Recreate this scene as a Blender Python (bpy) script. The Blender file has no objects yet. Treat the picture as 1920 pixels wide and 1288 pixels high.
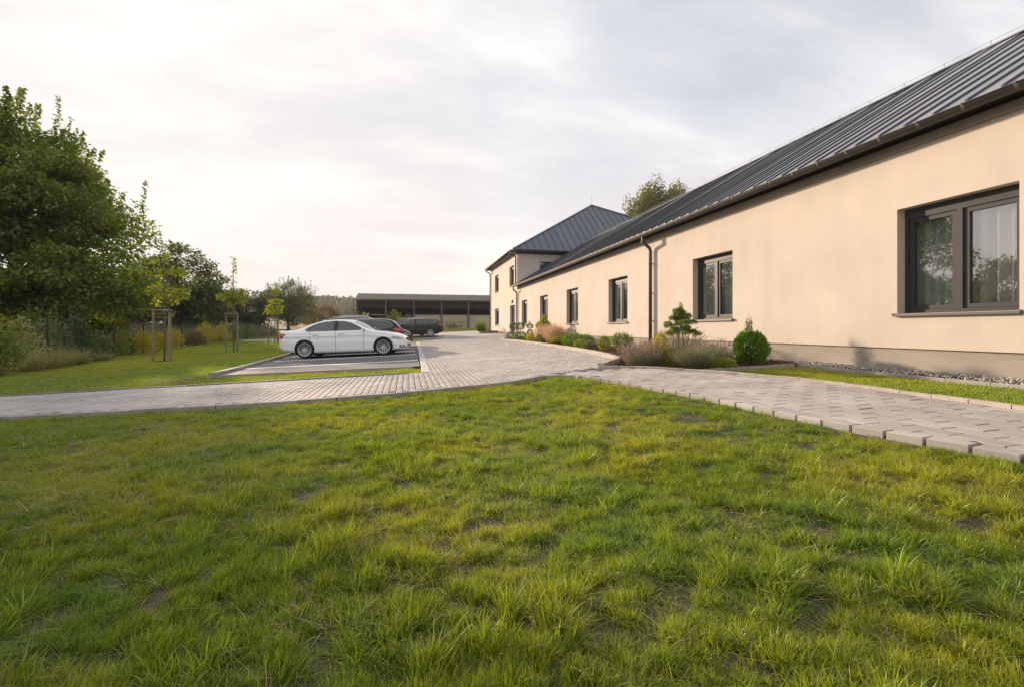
import bpy, bmesh, math, random
import numpy as np
from mathutils import Vector

random.seed(7)
rng = np.random.default_rng(7)
S = bpy.context.scene
COL = S.collection
PI = math.pi
R = math.radians

# ------------------------------------------------------------------ camera
YAW = math.atan(195 / 880)
cam = bpy.data.cameras.new('camera')
co = bpy.data.objects.new('camera', cam)
COL.objects.link(co)
co.location = (0, 0, 0.70)
co.rotation_euler = (R(90), 0, -YAW)
cam.sensor_width = 36
cam.lens = 16.5
cam.shift_y = -0.0146
cam.clip_start = 0.05
cam.clip_end = 5000
S.camera = co

# ------------------------------------------------------------------ light
SUN_AZ = (-0.450, 0.893)          # towards the sun, seen from above
SUN_EL = R(13.0)
sun_dir = Vector((SUN_AZ[0] * math.cos(SUN_EL), SUN_AZ[1] * math.cos(SUN_EL), math.sin(SUN_EL)))
sl = bpy.data.lights.new('sun', 'SUN')
sl.energy = 4.4
sl.angle = R(2.0)
sl.color = (1.0, 0.78, 0.56)
so = bpy.data.objects.new('sun', sl)
COL.objects.link(so)
so.rotation_euler = sun_dir.to_track_quat('Z', 'Y').to_euler()

S.view_settings.view_transform = 'Standard'
S.view_settings.look = 'None'
S.view_settings.gamma = 1.0
S.view_settings.exposure = 0.90
S.view_settings.use_curve_mapping = False
S.render.engine = 'CYCLES'
S.cycles.use_denoising = True
S.cycles.max_bounces = 8
S.cycles.transparent_max_bounces = 12
S.cycles.sample_clamp_indirect = 4.0

W = bpy.data.worlds.new('World')
S.world = W
W.use_nodes = True


def build_sky():
    nt = W.node_tree
    nt.nodes.clear()
    N, L = nt.nodes.new, nt.links.new

    def math_(op, a, b=None, clamp=False):
        n = N('ShaderNodeMath'); n.operation = op; n.use_clamp = clamp
        for i, q in enumerate((a, b)):
            if q is None: continue
            if isinstance(q, (int, float)): n.inputs[i].default_value = q
            else: L(q, n.inputs[i])
        return n.outputs[0]

    def ramp(fac, stops):
        n = N('ShaderNodeValToRGB')
        e = n.color_ramp.elements
        while len(e) < len(stops): e.new(0.5)
        for k, (p, c) in enumerate(stops):
            e[k].position = p
            e[k].color = (*c, 1) if not isinstance(c, (int, float)) else (c, c, c, 1)
        L(fac, n.inputs[0])
        return n.outputs[0]

    def mix(f, a, b):
        n = N('ShaderNodeMix'); n.data_type = 'RGBA'
        for s, q in ((n.inputs[0], f), (n.inputs[6], a), (n.inputs[7], b)):
            if isinstance(q, (int, float)): s.default_value = q
            elif isinstance(q, tuple): s.default_value = (*q, 1)
            else: L(q, s)
        return n.outputs[2]
    sky = N('ShaderNodeTexSky')
    sky.sky_type = 'NISHITA'
    sky.sun_disc = False
    sky.sun_elevation = SUN_EL
    sky.sun_rotation = math.atan2(SUN_AZ[0], SUN_AZ[1])
    sky.air_density = 1.0
    sky.dust_density = 2.0
    bg1 = N('ShaderNodeBackground')
    bg1.inputs[1].default_value = 0.12
    L(sky.outputs[0], bg1.inputs[0])
    tc = N('ShaderNodeTexCoord')
    sep = N('ShaderNodeSeparateXYZ')
    L(tc.outputs['Generated'], sep.inputs[0])
    x, y, z = sep.outputs
    zz = math_('ADD', math_('MAXIMUM', z, 0.0), 0.16)
    cmb = N('ShaderNodeCombineXYZ')
    L(math_('DIVIDE', x, zz), cmb.inputs[0])
    L(math_('DIVIDE', y, zz), cmb.inputs[1])

    def noise(scale, det, rough, loc, sx=1.0, rot=0.0):
        mp = N('ShaderNodeMapping')
        mp.inputs['Scale'].default_value = (scale * sx, scale, 1)
        mp.inputs['Location'].default_value = loc
        mp.inputs['Rotation'].default_value = (0, 0, rot)
        L(cmb.outputs[0], mp.inputs[0])
        n = N('ShaderNodeTexNoise')
        n.inputs['Scale'].default_value = 1.0
        n.inputs['Detail'].default_value = det
        n.inputs['Roughness'].default_value = rough
        n.inputs['Distortion'].default_value = 0.35
        L(mp.outputs[0], n.inputs['Vector'])
        return n.outputs['Fac']
    n_big = noise(0.75, 6, 0.5, (1.3, 4.2, 0), 0.55, 0.5)
    n_fine = noise(2.3, 9, 0.6, (7.1, 2.2, 0), 0.5, 0.5)
    shade = math_('ADD', math_('MULTIPLY', n_big, 0.5), math_('MULTIPLY', n_fine, 0.5))
    # glow of the veiled low sun behind thin cloud
    dot = N('ShaderNodeVectorMath'); dot.operation = 'DOT_PRODUCT'
    L(tc.outputs['Generated'], dot.inputs[0])
    dot.inputs[1].default_value = sun_dir
    near = math_('POWER', math_('MAXIMUM', math_('MULTIPLY', math_('ADD', dot.outputs['Value'], 1.0), 0.5), 0.0), 6.0)
    thin = ramp(shade, [(0.415, (0.72, 0.705, 0.69)), (0.465, (0.62, 0.61, 0.612)), (0.515, (0.54, 0.535, 0.56)), (0.575, (0.46, 0.468, 0.51))])
    low = ramp(z, [(0.0, 1.0), (0.42, 0.0)])
    warm = mix(math_('MULTIPLY', low, 0.72), thin, (0.70, 0.60, 0.565))
    lit = mix(math_('MULTIPLY', near, 0.45), warm, (0.70, 0.665, 0.635))
    bg2 = N('ShaderNodeBackground')
    bg2.inputs[1].default_value = 0.83
    L(lit, bg2.inputs[0])
    cover = ramp(noise(0.55, 6, 0.55, (3.3, 9.4, 0), 0.7, 0.5), [(0.34, 0.62), (0.55, 0.96)])
    mx = N('ShaderNodeMixShader')
    L(math_('MAXIMUM', cover, math_('MULTIPLY', near, 1.6, True)), mx.inputs[0])
    L(bg1.outputs[0], mx.inputs[1])
    L(bg2.outputs[0], mx.inputs[2])
    out = N('ShaderNodeOutputWorld')
    L(mx.outputs[0], out.inputs[0])


build_sky()

# ------------------------------------------------------------------ terrain
D = 7.35                                   # the long wall stands at X = D


def g(X, Y):
    X = np.asarray(X, float); Y = np.asarray(Y, float)
    t = np.clip((Y - 15) / 51, 0, 1)
    return -0.037 * (D - np.clip(X, -17, D)) + 0.66 * t * t * (3 - 2 * t)


def gz(x, y):
    return float(g(x, y))


# ------------------------------------------------------------------ materials
def newmat(name):
    m = bpy.data.materials.new(name)
    m.use_nodes = True
    nt = m.node_tree
    return m, nt, nt.nodes['Principled BSDF']


def pm(name, col, rough=0.6, metal=0.0, var=0.0, vscale=3.0, bump=0.0, bscale=40.0, spec=0.5, coat=0.0, col2=None, det=5, objvar=0.0, bdist=0.01, byattr=False):
    m, nt, b = newmat(name)
    N, L = nt.nodes.new, nt.links.new
    b.inputs['Base Color'].default_value = (*col, 1)
    b.inputs['Roughness'].default_value = rough
    b.inputs['Metallic'].default_value = metal
    b.inputs['Specular IOR Level'].default_value = spec
    b.inputs['Coat Weight'].default_value = coat
    b.inputs['Coat Roughness'].default_value = 0.04
    geo = N('ShaderNodeNewGeometry')
    out = None
    if var > 0 or col2:
        n = N('ShaderNodeTexNoise')
        n.inputs['Scale'].default_value = vscale
        n.inputs['Detail'].default_value = det
        L(geo.outputs['Position'], n.inputs['Vector'])
        c2 = col2 if col2 else tuple(c * (1 - var) for c in col)
        c1 = col if col2 else tuple(min(1, c * (1 + var)) for c in col)
        r = N('ShaderNodeValToRGB')
        r.color_ramp.elements[0].position = 0.34
        r.color_ramp.elements[1].position = 0.66
        r.color_ramp.elements[0].color = (*c2, 1)
        r.color_ramp.elements[1].color = (*c1, 1)
        L(n.outputs['Fac'], r.inputs[0])
        out = r.outputs[0]
        L(out, b.inputs['Base Color'])
    if objvar > 0:
        oi = N('ShaderNodeObjectInfo')
        mr = N('ShaderNodeMapRange')
        mr.inputs[3].default_value = 1 - objvar
        mr.inputs[4].default_value = 1 + objvar
        L(oi.outputs['Random'], mr.inputs[0])
        h = N('ShaderNodeHueSaturation')
        if out: L(out, h.inputs['Color'])
        else: h.inputs['Color'].default_value = (*col, 1)
        if byattr:
            at = N('ShaderNodeAttribute'); at.attribute_name = 'var'
            L(at.outputs['Fac'], mr.inputs[0])
        L(mr.outputs[0], h.inputs['Value'])
        L(h.outputs[0], b.inputs['Base Color'])
    if bump > 0:
        n2 = N('ShaderNodeTexNoise')
        n2.inputs['Scale'].default_value = bscale
        n2.inputs['Detail'].default_value = 6
        L(geo.outputs['Position'], n2.inputs['Vector'])
        bp = N('ShaderNodeBump')
        bp.inputs['Strength'].default_value = bump
        bp.inputs['Distance'].default_value = bdist
        L(n2.outputs['Fac'], bp.inputs['Height'])
        L(bp.outputs[0], b.inputs['Normal'])
    return m


def leafmat(name, dark, light, trans=0.35, accent=None, ascale=0.8, gloss=0.05, worldmix=0.0, c3=None, wscale=0.6, iscale=0.0, bounds=(0.56, 0.68)):
    m = bpy.data.materials.new(name)
    m.use_nodes = True
    nt = m.node_tree
    nt.nodes.clear()
    N, L = nt.nodes.new, nt.links.new
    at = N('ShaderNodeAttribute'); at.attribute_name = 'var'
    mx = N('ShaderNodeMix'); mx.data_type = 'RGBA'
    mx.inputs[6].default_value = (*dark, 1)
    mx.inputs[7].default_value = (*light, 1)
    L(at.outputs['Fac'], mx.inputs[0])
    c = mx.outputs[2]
    geo = N('ShaderNodeNewGeometry')
    if accent:
        n = N('ShaderNodeTexNoise'); n.inputs['Scale'].default_value = ascale; n.inputs['Detail'].default_value = 3
        L(geo.outputs['Position'], n.inputs['Vector'])
        rp = N('ShaderNodeValToRGB')
        rp.color_ramp.elements[0].position = bounds[0]; rp.color_ramp.elements[1].position = bounds[1]
        L(n.outputs['Fac'], rp.inputs[0])
        m2 = N('ShaderNodeMix'); m2.data_type = 'RGBA'
        L(rp.outputs[0], m2.inputs[0]); L(c, m2.inputs[6])
        m2.inputs[7].default_value = (*accent, 1)
        c = m2.outputs[2]
    if c3:
        n = N('ShaderNodeTexNoise'); n.inputs['Scale'].default_value = wscale; n.inputs['Detail'].default_value = 4
        L(geo.outputs['Position'], n.inputs['Vector'])
        rp = N('ShaderNodeValToRGB')
        rp.color_ramp.elements[0].position = 0.44; rp.color_ramp.elements[1].position = 0.60
        L(n.outputs['Fac'], rp.inputs[0])
        ms = N('ShaderNodeMath'); ms.operation = 'MULTIPLY'; ms.inputs[1].default_value = worldmix
        L(rp.outputs[0], ms.inputs[0])
        m2 = N('ShaderNodeMix'); m2.data_type = 'RGBA'
        L(ms.outputs[0], m2.inputs[0]); L(c, m2.inputs[6])
        m2.inputs[7].default_value = (*c3, 1)
        c = m2.outputs[2]
    if iscale > 0:
        oi = N('ShaderNodeObjectInfo')
        mr = N('ShaderNodeMapRange'); mr.inputs[3].default_value = 1 - iscale; mr.inputs[4].default_value = 1 + iscale
        L(oi.outputs['Random'], mr.inputs[0])
        h = N('ShaderNodeHueSaturation')
        L(c, h.inputs['Color']); L(mr.outputs[0], h.inputs['Value'])
        c = h.outputs[0]
    d = N('ShaderNodeBsdfDiffuse'); t = N('ShaderNodeBsdfTranslucent'); gl = N('ShaderNodeBsdfGlossy')
    L(c, d.inputs[0])
    hs = N('ShaderNodeHueSaturation'); hs.inputs['Value'].default_value = 1.25; hs.inputs['Saturation'].default_value = 1.1; hs.inputs['Hue'].default_value = 0.49
    L(c, hs.inputs['Color']); L(hs.outputs[0], t.inputs[0])
    gl.inputs['Roughness'].default_value = 0.45
    s1 = N('ShaderNodeMixShader'); s1.inputs[0].default_value = trans
    L(d.outputs[0], s1.inputs[1]); L(t.outputs[0], s1.inputs[2])
    s2 = N('ShaderNodeMixShader'); s2.inputs[0].default_value = gloss
    L(s1.outputs[0], s2.inputs[1]); L(gl.outputs[0], s2.inputs[2])
    o = N('ShaderNodeOutputMaterial')
    L(s2.outputs[0], o.inputs[0])
    return m


def glassmat(name, base=0.08, tint=(0.9, 0.95, 0.93), power=5.0, rough=0.0, top=0.9):
    m = bpy.data.materials.new(name)
    m.use_nodes = True
    nt = m.node_tree
    nt.nodes.clear()
    N, L = nt.nodes.new, nt.links.new
    lw = N('ShaderNodeLayerWeight'); lw.inputs[0].default_value = 0.5
    pw = N('ShaderNodeMath'); pw.operation = 'POWER'; pw.inputs[1].default_value = power
    L(lw.outputs['Facing'], pw.inputs[0])
    mr = N('ShaderNodeMapRange'); mr.inputs[3].default_value = base; mr.inputs[4].default_value = top
    L(pw.outputs[0], mr.inputs[0])
    t = N('ShaderNodeBsdfTransparent'); t.inputs[0].default_value = (*tint, 1)
    gl = N('ShaderNodeBsdfGlossy'); gl.inputs['Roughness'].default_value = rough
    s = N('ShaderNodeMixShader')
    L(mr.outputs[0], s.inputs[0]); L(t.outputs[0], s.inputs[1]); L(gl.outputs[0], s.inputs[2])
    o = N('ShaderNodeOutputMaterial')
    L(s.outputs[0], o.inputs[0])
    return m


M = {}
M['stucco'] = pm('stucco', (0.59, 0.52, 0.455), 0.9, var=0.05, vscale=0.9, bump=0.35, bscale=160, spec=0.2, bdist=0.004)
M['plinth'] = pm('plinth', (0.40, 0.36, 0.315), 0.9, col2=(0.32, 0.285, 0.245), vscale=120, bump=0.5, bscale=200, spec=0.2, bdist=0.006)
M['roof'] = pm('roof_metal', (0.225, 0.235, 0.27), 0.42, metal=0.0, var=0.08, vscale=1.5, spec=0.6, objvar=0.10, bump=0.06, bscale=2.2)
M['seam'] = pm('roof_seam', (0.042, 0.043, 0.05), 0.5, spec=0.4)
M['gutter'] = pm('gutter_metal', (0.085, 0.072, 0.06), 0.5, spec=0.35, var=0.1, vscale=2)
M['frame'] = pm('window_frame', (0.042, 0.042, 0.046), 0.55, spec=0.25)
M['sill'] = pm('sill_metal', (0.12, 0.11, 0.105), 0.4, spec=0.5)
M['pane'] = glassmat('window_glass', 0.25, (0.985, 0.99, 0.985), 3.0)
M['curtain'] = leafmat('curtain_cloth', (0.70, 0.72, 0.68), (0.80, 0.81, 0.77), trans=0.3, gloss=0.0)
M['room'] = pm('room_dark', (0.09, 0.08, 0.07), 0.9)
M['wire'] = pm('steel_wire', (0.34, 0.31, 0.28), 0.6, spec=0.2)


def weather(m, scale, lo, hi, p0=0.35, p1=0.65):
    nt = m.node_tree
    N, L = nt.nodes.new, nt.links.new
    bs = nt.nodes['Principled BSDF']
    src = bs.inputs['Base Color'].links[0].from_socket
    geo = N('ShaderNodeNewGeometry')
    mp = N('ShaderNodeMapping'); mp.inputs['Scale'].default_value = scale
    L(geo.outputs['Position'], mp.inputs[0])
    n = N('ShaderNodeTexNoise'); n.inputs['Scale'].default_value = 1.0; n.inputs['Detail'].default_value = 7; n.inputs['Roughness'].default_value = 0.6
    L(mp.outputs[0], n.inputs['Vector'])
    rp = N('ShaderNodeMapRange'); rp.inputs[1].default_value = p0; rp.inputs[2].default_value = p1; rp.inputs[3].default_value = lo; rp.inputs[4].default_value = hi
    L(n.outputs['Fac'], rp.inputs[0])
    h = N('ShaderNodeHueSaturation')
    L(src, h.inputs['Color']); L(rp.outputs[0], h.inputs['Value'])
    L(h.outputs[0], bs.inputs['Base Color'])


weather(M['stucco'], (3.5, 3.5, 0.35), 0.972, 1.015)
weather(M['stucco'], (1.1, 1.1, 1.3), 0.96, 1.02)
weather(M['plinth'], (1.2, 1.2, 5.0), 0.86, 1.05)
weather(M['roof'], (0.7, 0.7, 0.7), 0.92, 1.06)
M['thatch'] = leafmat('dead_thatch', (0.26, 0.20, 0.09), (0.50, 0.40, 0.22), trans=0.2, gloss=0.03)
M['paver'] = pm('paver_stone', (0.41, 0.38, 0.36), 0.85, var=0.12, vscale=1.6, bump=0.3, bscale=150, objvar=0.10, spec=0.25, bdist=0.003)
weather(M['paver'], (0.45, 0.9, 1.0), 0.86, 1.06)
M['paver_far'] = pm('paver_stone_field', (0.41, 0.38, 0.36), 0.85, var=0.12, vscale=1.6, bump=0.3, bscale=150, objvar=0.10, spec=0.25, bdist=0.003, byattr=True)
weather(M['paver_far'], (0.45, 0.9, 1.0), 0.86, 1.06)
M['sand'] = pm('joint_sand', (0.05, 0.045, 0.04), 0.95, var=0.15, vscale=20)
M['kerb'] = pm('kerb_concrete', (0.34, 0.315, 0.29), 0.85, var=0.10, vscale=6, bump=0.25, bscale=120, objvar=0.08, spec=0.2, bdist=0.004)
M['kerb_pale'] = pm('kerb_pale', (0.52, 0.49, 0.46), 0.85, var=0.08, vscale=6, bump=0.25, bscale=120, objvar=0.06, spec=0.2, bdist=0.004)
M['kerb_dark'] = pm('kerb_dark', (0.20, 0.20, 0.205), 0.8, var=0.12, vscale=6, bump=0.2, bscale=120, objvar=0.1, spec=0.2, bdist=0.004)
M['kerb_sand'] = pm('kerb_sandstone', (0.43, 0.375, 0.325), 0.85, var=0.12, vscale=5, bump=0.3, bscale=90, objvar=0.08, spec=0.2, bdist=0.005)
M['white_line'] = pm('line_paint', (0.80, 0.79, 0.78), 0.7, var=0.08, vscale=30)
M['soil'] = pm('soil', (0.135, 0.112, 0.088), 0.95, col2=(0.075, 0.075, 0.035), vscale=4.0, bump=0.9, bscale=45, spec=0.1, bdist=0.02)
M['bark'] = pm('bark', (0.075, 0.058, 0.042), 0.9, var=0.3, vscale=9, bump=0.7, bscale=30, spec=0.1, bdist=0.02)
M['bark_pale'] = pm('bark_pale', (0.20, 0.165, 0.12), 0.9, var=0.25, vscale=9, bump=0.5, bscale=30, spec=0.1)
M['stake'] = pm('stake_wood', (0.27, 0.215, 0.165), 0.8, var=0.22, vscale=7, bump=0.3, bscale=60, spec=0.2)
M['black_metal'] = pm('black_metal', (0.02, 0.02, 0.022), 0.5)
M['mulch'] = pm('mulch', (0.075, 0.045, 0.032), 0.95, var=0.4, vscale=30, bump=1.0, bscale=45, spec=0.1, bdist=0.03)
M['chip'] = leafmat('bark_chip', (0.06, 0.034, 0.024), (0.17, 0.105, 0.075), trans=0.0, gloss=0.02)
M['pebble'] = leafmat('pebble_stone', (0.13, 0.11, 0.09), (0.64, 0.59, 0.52), trans=0.0, gloss=0.04)
G_ = leafmat
M['maple'] = G_('maple_leaf', (0.084, 0.143, 0.017), (0.212, 0.271, 0.031), 0.48, accent=(0.349, 0.243, 0.019), ascale=0.9, bounds=(0.60, 0.74), gloss=0.05)
M['walnut'] = G_('walnut_leaf', (0.067, 0.113, 0.029), (0.164, 0.194, 0.051), 0.4)
M['olive'] = G_('olive_leaf', (0.086, 0.117, 0.043), (0.173, 0.207, 0.070), 0.35)
M['farleaf'] = G_('far_leaf', (0.052, 0.079, 0.026), (0.103, 0.131, 0.044), 0.3)
M['rust'] = G_('rust_leaf', (0.13, 0.095, 0.05), (0.22, 0.16, 0.075), 0.3)
M['birch'] = G_('birch_leaf', (0.11, 0.125, 0.03), (0.25, 0.255, 0.06), 0.4)
M['sapling'] = G_('sapling_leaf', (0.13, 0.185, 0.02), (0.34, 0.38, 0.04), 0.45)
M['yellow'] = G_('yellow_leaf', (0.36, 0.33, 0.03), (0.60, 0.52, 0.06), 0.42)
M['green_shrub'] = G_('green_shrub_leaf', (0.077, 0.133, 0.028), (0.196, 0.252, 0.049), 0.35)
M['dark_shrub'] = G_('dark_shrub_leaf', (0.045, 0.083, 0.027), (0.105, 0.150, 0.045), 0.3)
M['thuja'] = G_('thuja_leaf', (0.056, 0.144, 0.016), (0.162, 0.312, 0.027), 0.3)
M['lime'] = G_('lime_leaf', (0.163, 0.213, 0.025), (0.300, 0.325, 0.037), 0.35)
M['gold'] = G_('gold_leaf', (0.288, 0.264, 0.024), (0.480, 0.396, 0.036), 0.35)
M['pine'] = G_('pine_leaf', (0.042, 0.084, 0.031), (0.119, 0.161, 0.056), 0.25)
M['sage'] = G_('sage_leaf', (0.127, 0.144, 0.086), (0.253, 0.253, 0.149), 0.3)
M['lav_tip'] = G_('lavender_tip', (0.26, 0.16, 0.15), (0.40, 0.28, 0.25), 0.3)
M['plume'] = G_('grass_plume', (0.42, 0.29, 0.19), (0.60, 0.44, 0.31), 0.4)
M['tan'] = G_('tan_grass', (0.218, 0.228, 0.082), (0.451, 0.410, 0.150), 0.4)
M['reed'] = G_('reed_grass', (0.176, 0.193, 0.099), (0.308, 0.308, 0.176), 0.35)
M['redbrown'] = G_('redbrown_leaf', (0.11, 0.05, 0.04), (0.20, 0.10, 0.08), 0.3)
M['grass'] = G_('grass_blade', (0.112, 0.187, 0.016), (0.294, 0.379, 0.039), 0.42, c3=(0.468, 0.436, 0.048), worldmix=0.5, wscale=0.75, iscale=0.22, gloss=0.04,
                accent=(0.130, 0.242, 0.028), ascale=1.6, bounds=(0.52, 0.64))
M['mown'] = G_('mown_blade', (0.172, 0.258, 0.033), (0.344, 0.443, 0.061), 0.4, c3=(0.546, 0.484, 0.061), worldmix=0.5, wscale=0.12, iscale=0.15, gloss=0.03)


# ------------------------------------------------------------------ mesh helpers
class MB:
    def __init__(self):
        self.v, self.f, self.m = [], [], []

    def add(self, vs, fs, mi=0):
        o = len(self.v)
        self.v.extend([tuple(p) for p in vs])
        self.f.extend([tuple(i + o for i in q) for q in fs])
        self.m.extend([mi] * len(fs))

    def box(self, x0, x1, y0, y1, z0, z1, mi=0, rot=0.0, org=None):
        vs = [(x, y, z) for z in (z0, z1) for x, y in ((x0, y0), (x1, y0), (x1, y1), (x0, y1))]
        if rot:
            ox, oy = org if org else ((x0 + x1) / 2, (y0 + y1) / 2)
            c, s = math.cos(rot), math.sin(rot)
            vs = [(ox + (x - ox) * c - (y - oy) * s, oy + (x - ox) * s + (y - oy) * c, z) for x, y, z in vs]
        self.add(vs, [(3, 2, 1, 0), (4, 5, 6, 7), (0, 1, 5, 4), (1, 2, 6, 5), (2, 3, 7, 6), (3, 0, 4, 7)], mi)

    def quad(self, a, b, c, d, mi=0):
        self.add([a, b, c, d], [(0, 1, 2, 3)], mi)

    def tube(self, pts, r, n=6, mi=0, cap=True):
        pts = [Vector(p) for p in pts]
        rs = r if isinstance(r, (list, tuple)) else [r] * len(pts)
        vs, fs = [], []
        up = None
        for i, p in enumerate(pts):
            d = (pts[min(i + 1, len(pts) - 1)] - pts[max(i - 1, 0)])
            if d.length < 1e-9: d = Vector((0, 0, 1))
            d.normalize()
            if up is None or abs(up.dot(d)) > 0.95:
                up = Vector((0, 0, 1)) if abs(d.z) < 0.9 else Vector((1, 0, 0))
            a = d.cross(up).normalized()
            b = d.cross(a).normalized()
            up = a.cross(d)
            for k in range(n):
                t = 2 * PI * k / n
                vs.append(p + (a * math.cos(t) + b * math.sin(t)) * rs[i])
        for i in range(len(pts) - 1):
            for k in range(n):
                k2 = (k + 1) % n
                fs.append((i * n + k, i * n + k2, (i + 1) * n + k2, (i + 1) * n + k))
        if cap:
            fs.append(tuple(range(n - 1, -1, -1)))
            fs.append(tuple((len(pts) - 1) * n + k for k in range(n)))
        self.add(vs, fs, mi)

    def lathe(self, prof, n=24, org=(0, 0, 0), axis='z', mi=0):
        vs, fs = [], []
        for r, h in prof:
            for k in range(n):
                t = 2 * PI * k / n
                a, b = r * math.cos(t), r * math.sin(t)
                p = (a, b, h) if axis == 'z' else (a, h, b)
                vs.append((p[0] + org[0], p[1] + org[1], p[2] + org[2]))
        for i in range(len(prof) - 1):
            for k in range(n):
                k2 = (k + 1) % n
                fs.append((i * n + k, i * n + k2, (i + 1) * n + k2, (i + 1) * n + k))
        self.add(vs, fs, mi)

    def mesh(self, name, mats, smooth=False):
        me = bpy.data.meshes.new(name)
        me.from_pydata(self.v, [], self.f)
        for m in (mats if isinstance(mats, (list, tuple)) else [mats]):
            me.materials.append(m)
        if any(self.m):
            me.polygons.foreach_set('material_index', self.m)
        if smooth:
            me.polygons.foreach_set('use_smooth', [True] * len(self.f))
        me.update()
        return me

    def build(self, name, mats, parent=None, smooth=False, world=False):
        return link(name, self.mesh(name, mats, smooth), parent, world)


def link(name, me, parent=None, world=False):
    o = bpy.data.objects.new(name, me)
    COL.objects.link(o)
    if parent is not None:
        o.parent = parent
        if world:
            o.location = -wpos(parent)
    return o


def wpos(o):
    v = Vector((0, 0, 0))
    while o is not None:
        v = v + o.location
        o = o.parent
    return v


def tag(o, label=None, cat=None, group=None, kind=None):
    if label: o['label'] = label
    if cat: o['category'] = cat
    if group: o['group'] = group
    if kind: o['kind'] = kind
    return o


def thing(name, label, cat, loc=(0, 0, 0), rotz=0.0, group=None):
    o = bpy.data.objects.new(name, None)
    COL.objects.link(o)
    o.location = loc
    o.rotation_euler = (0, 0, rotz)
    return tag(o, label, cat, group)


def structure(o):
    o['kind'] = 'structure'
    return o


def fast_mesh(name, V, F, mat, var=None, smooth=False):
    """V (n,3) float, F (m,k) int arrays, var per vertex"""
    me = bpy.data.meshes.new(name)
    k = F.shape[1]
    me.vertices.add(len(V)); me.vertices.foreach_set('co', np.ascontiguousarray(V, np.float32).ravel())
    me.loops.add(F.size); me.loops.foreach_set('vertex_index', np.ascontiguousarray(F, np.int32).ravel())
    me.polygons.add(len(F))
    me.polygons.foreach_set('loop_start', np.arange(0, F.size, k, dtype=np.int32))
    me.polygons.foreach_set('loop_total', np.full(len(F), k, np.int32))
    if smooth: me.polygons.foreach_set('use_smooth', np.ones(len(F), bool))
    me.materials.append(mat)
    if var is not None:
        a = me.attributes.new('var', 'FLOAT', 'POINT')
        a.data.foreach_set('value', np.ascontiguousarray(var, np.float32))
    me.update(calc_edges=True)
    return me


def sheet(name, poly, dz, mat, parent=None, skirt=0.0, step=1.5):
    """flat polygon draped on the terrain"""
    bm = bmesh.new()
    vs = [bm.verts.new((x, y, 0)) for x, y in poly]
    bm.faces.new(vs)
    bm.normal_update()
    for f in bm.faces:
        if f.normal.z < 0: bmesh.ops.reverse_faces(bm, faces=[f])
    ys = [p[1] for p in poly]
    y = math.ceil(min(ys) / step) * step
    while y < max(ys):
        if y > 13.5 or y == 15:
            bmesh.ops.bisect_plane(bm, geom=bm.verts[:] + bm.edges[:] + bm.faces[:], plane_co=(0, y, 0), plane_no=(0, 1, 0))
        y += step
    for xx in (-17.0, D):
        bmesh.ops.bisect_plane(bm, geom=bm.verts[:] + bm.edges[:] + bm.faces[:], plane_co=(xx, 0, 0), plane_no=(1, 0, 0))
    for v in bm.verts:
        v.co.z = gz(v.co.x, v.co.y) + dz
    if skirt:
        be = [e for e in bm.edges if e.is_boundary]
        r = bmesh.ops.extrude_edge_only(bm, edges=be)
        for v in r['geom']:
            if isinstance(v, bmesh.types.BMVert): v.co.z -= skirt
    me = bpy.data.meshes.new(name)
    bm.to_mesh(me); bm.free()
    me.materials.append(mat)
    return link(name, me, parent)


def inside(poly, x, y):
    x = np.asarray(x); y = np.asarray(y)
    r = np.zeros(x.shape, bool)
    n = len(poly)
    for i in range(n):
        x1, y1 = poly[i]; x2, y2 = poly[(i + 1) % n]
        if y1 == y2: continue
        c = ((y1 > y) != (y2 > y)) & (x < (x2 - x1) * (y - y1) / (y2 - y1) + x1)
        r ^= c
    return r


def resample(line, step):
    pts = [Vector((x, y)) for x, y in line]
    out = []
    acc = 0.0
    out.append(pts[0])
    for a, b in zip(pts, pts[1:]):
        L_ = (b - a).length
        t = step - acc
        while t <= L_:
            out.append(a + (b - a) * (t / L_))
            t += step
        acc = L_ - (t - step)
    return out


def smooth_line(pts, n=6):
    """Catmull-Rom through the points"""
    P = [Vector((*p, 0)) for p in pts]
    P = [P[0] * 2 - P[1]] + P + [P[-1] * 2 - P[-2]]
    out = []
    for i in range(1, len(P) - 2):
        for k in range(n):
            t = k / n
            a, b, c, d = P[i - 1], P[i], P[i + 1], P[i + 2]
            q = 0.5 * ((2 * b) + (c - a) * t + (2 * a - 5 * b + 4 * c - d) * t * t + (3 * b - a - 3 * c + d) * t ** 3)
            out.append((q.x, q.y))
    out.append((P[-2].x, P[-2].y))
    return out


# ------------------------------------------------------------------ ground
def build_ground():
    xs = np.concatenate([[-1500, -500, -200, -100, -60, -40, -25], np.arange(-17, 7.3, 2.03), [D, 12, 20, 40, 80, 200, 500, 1500]])
    ys = np.concatenate([[-600, -200, -60, -20], np.arange(-6, 70, 1.5), [75, 90, 120, 200, 300, 500, 900, 2500]])
    X, Y = np.meshgrid(xs, ys)
    Z = g(X, Y)
    V = np.stack([X, Y, Z], -1).reshape(-1, 3)
    nx, ny = len(xs), len(ys)
    i, j = np.meshgrid(np.arange(nx - 1), np.arange(ny - 1))
    a = (j * nx + i).ravel()
    F = np.stack([a, a + 1, a + nx + 1, a + nx], -1)
    structure(link('ground', fast_mesh('ground', V, F, M['soil'])))


build_ground()

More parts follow.
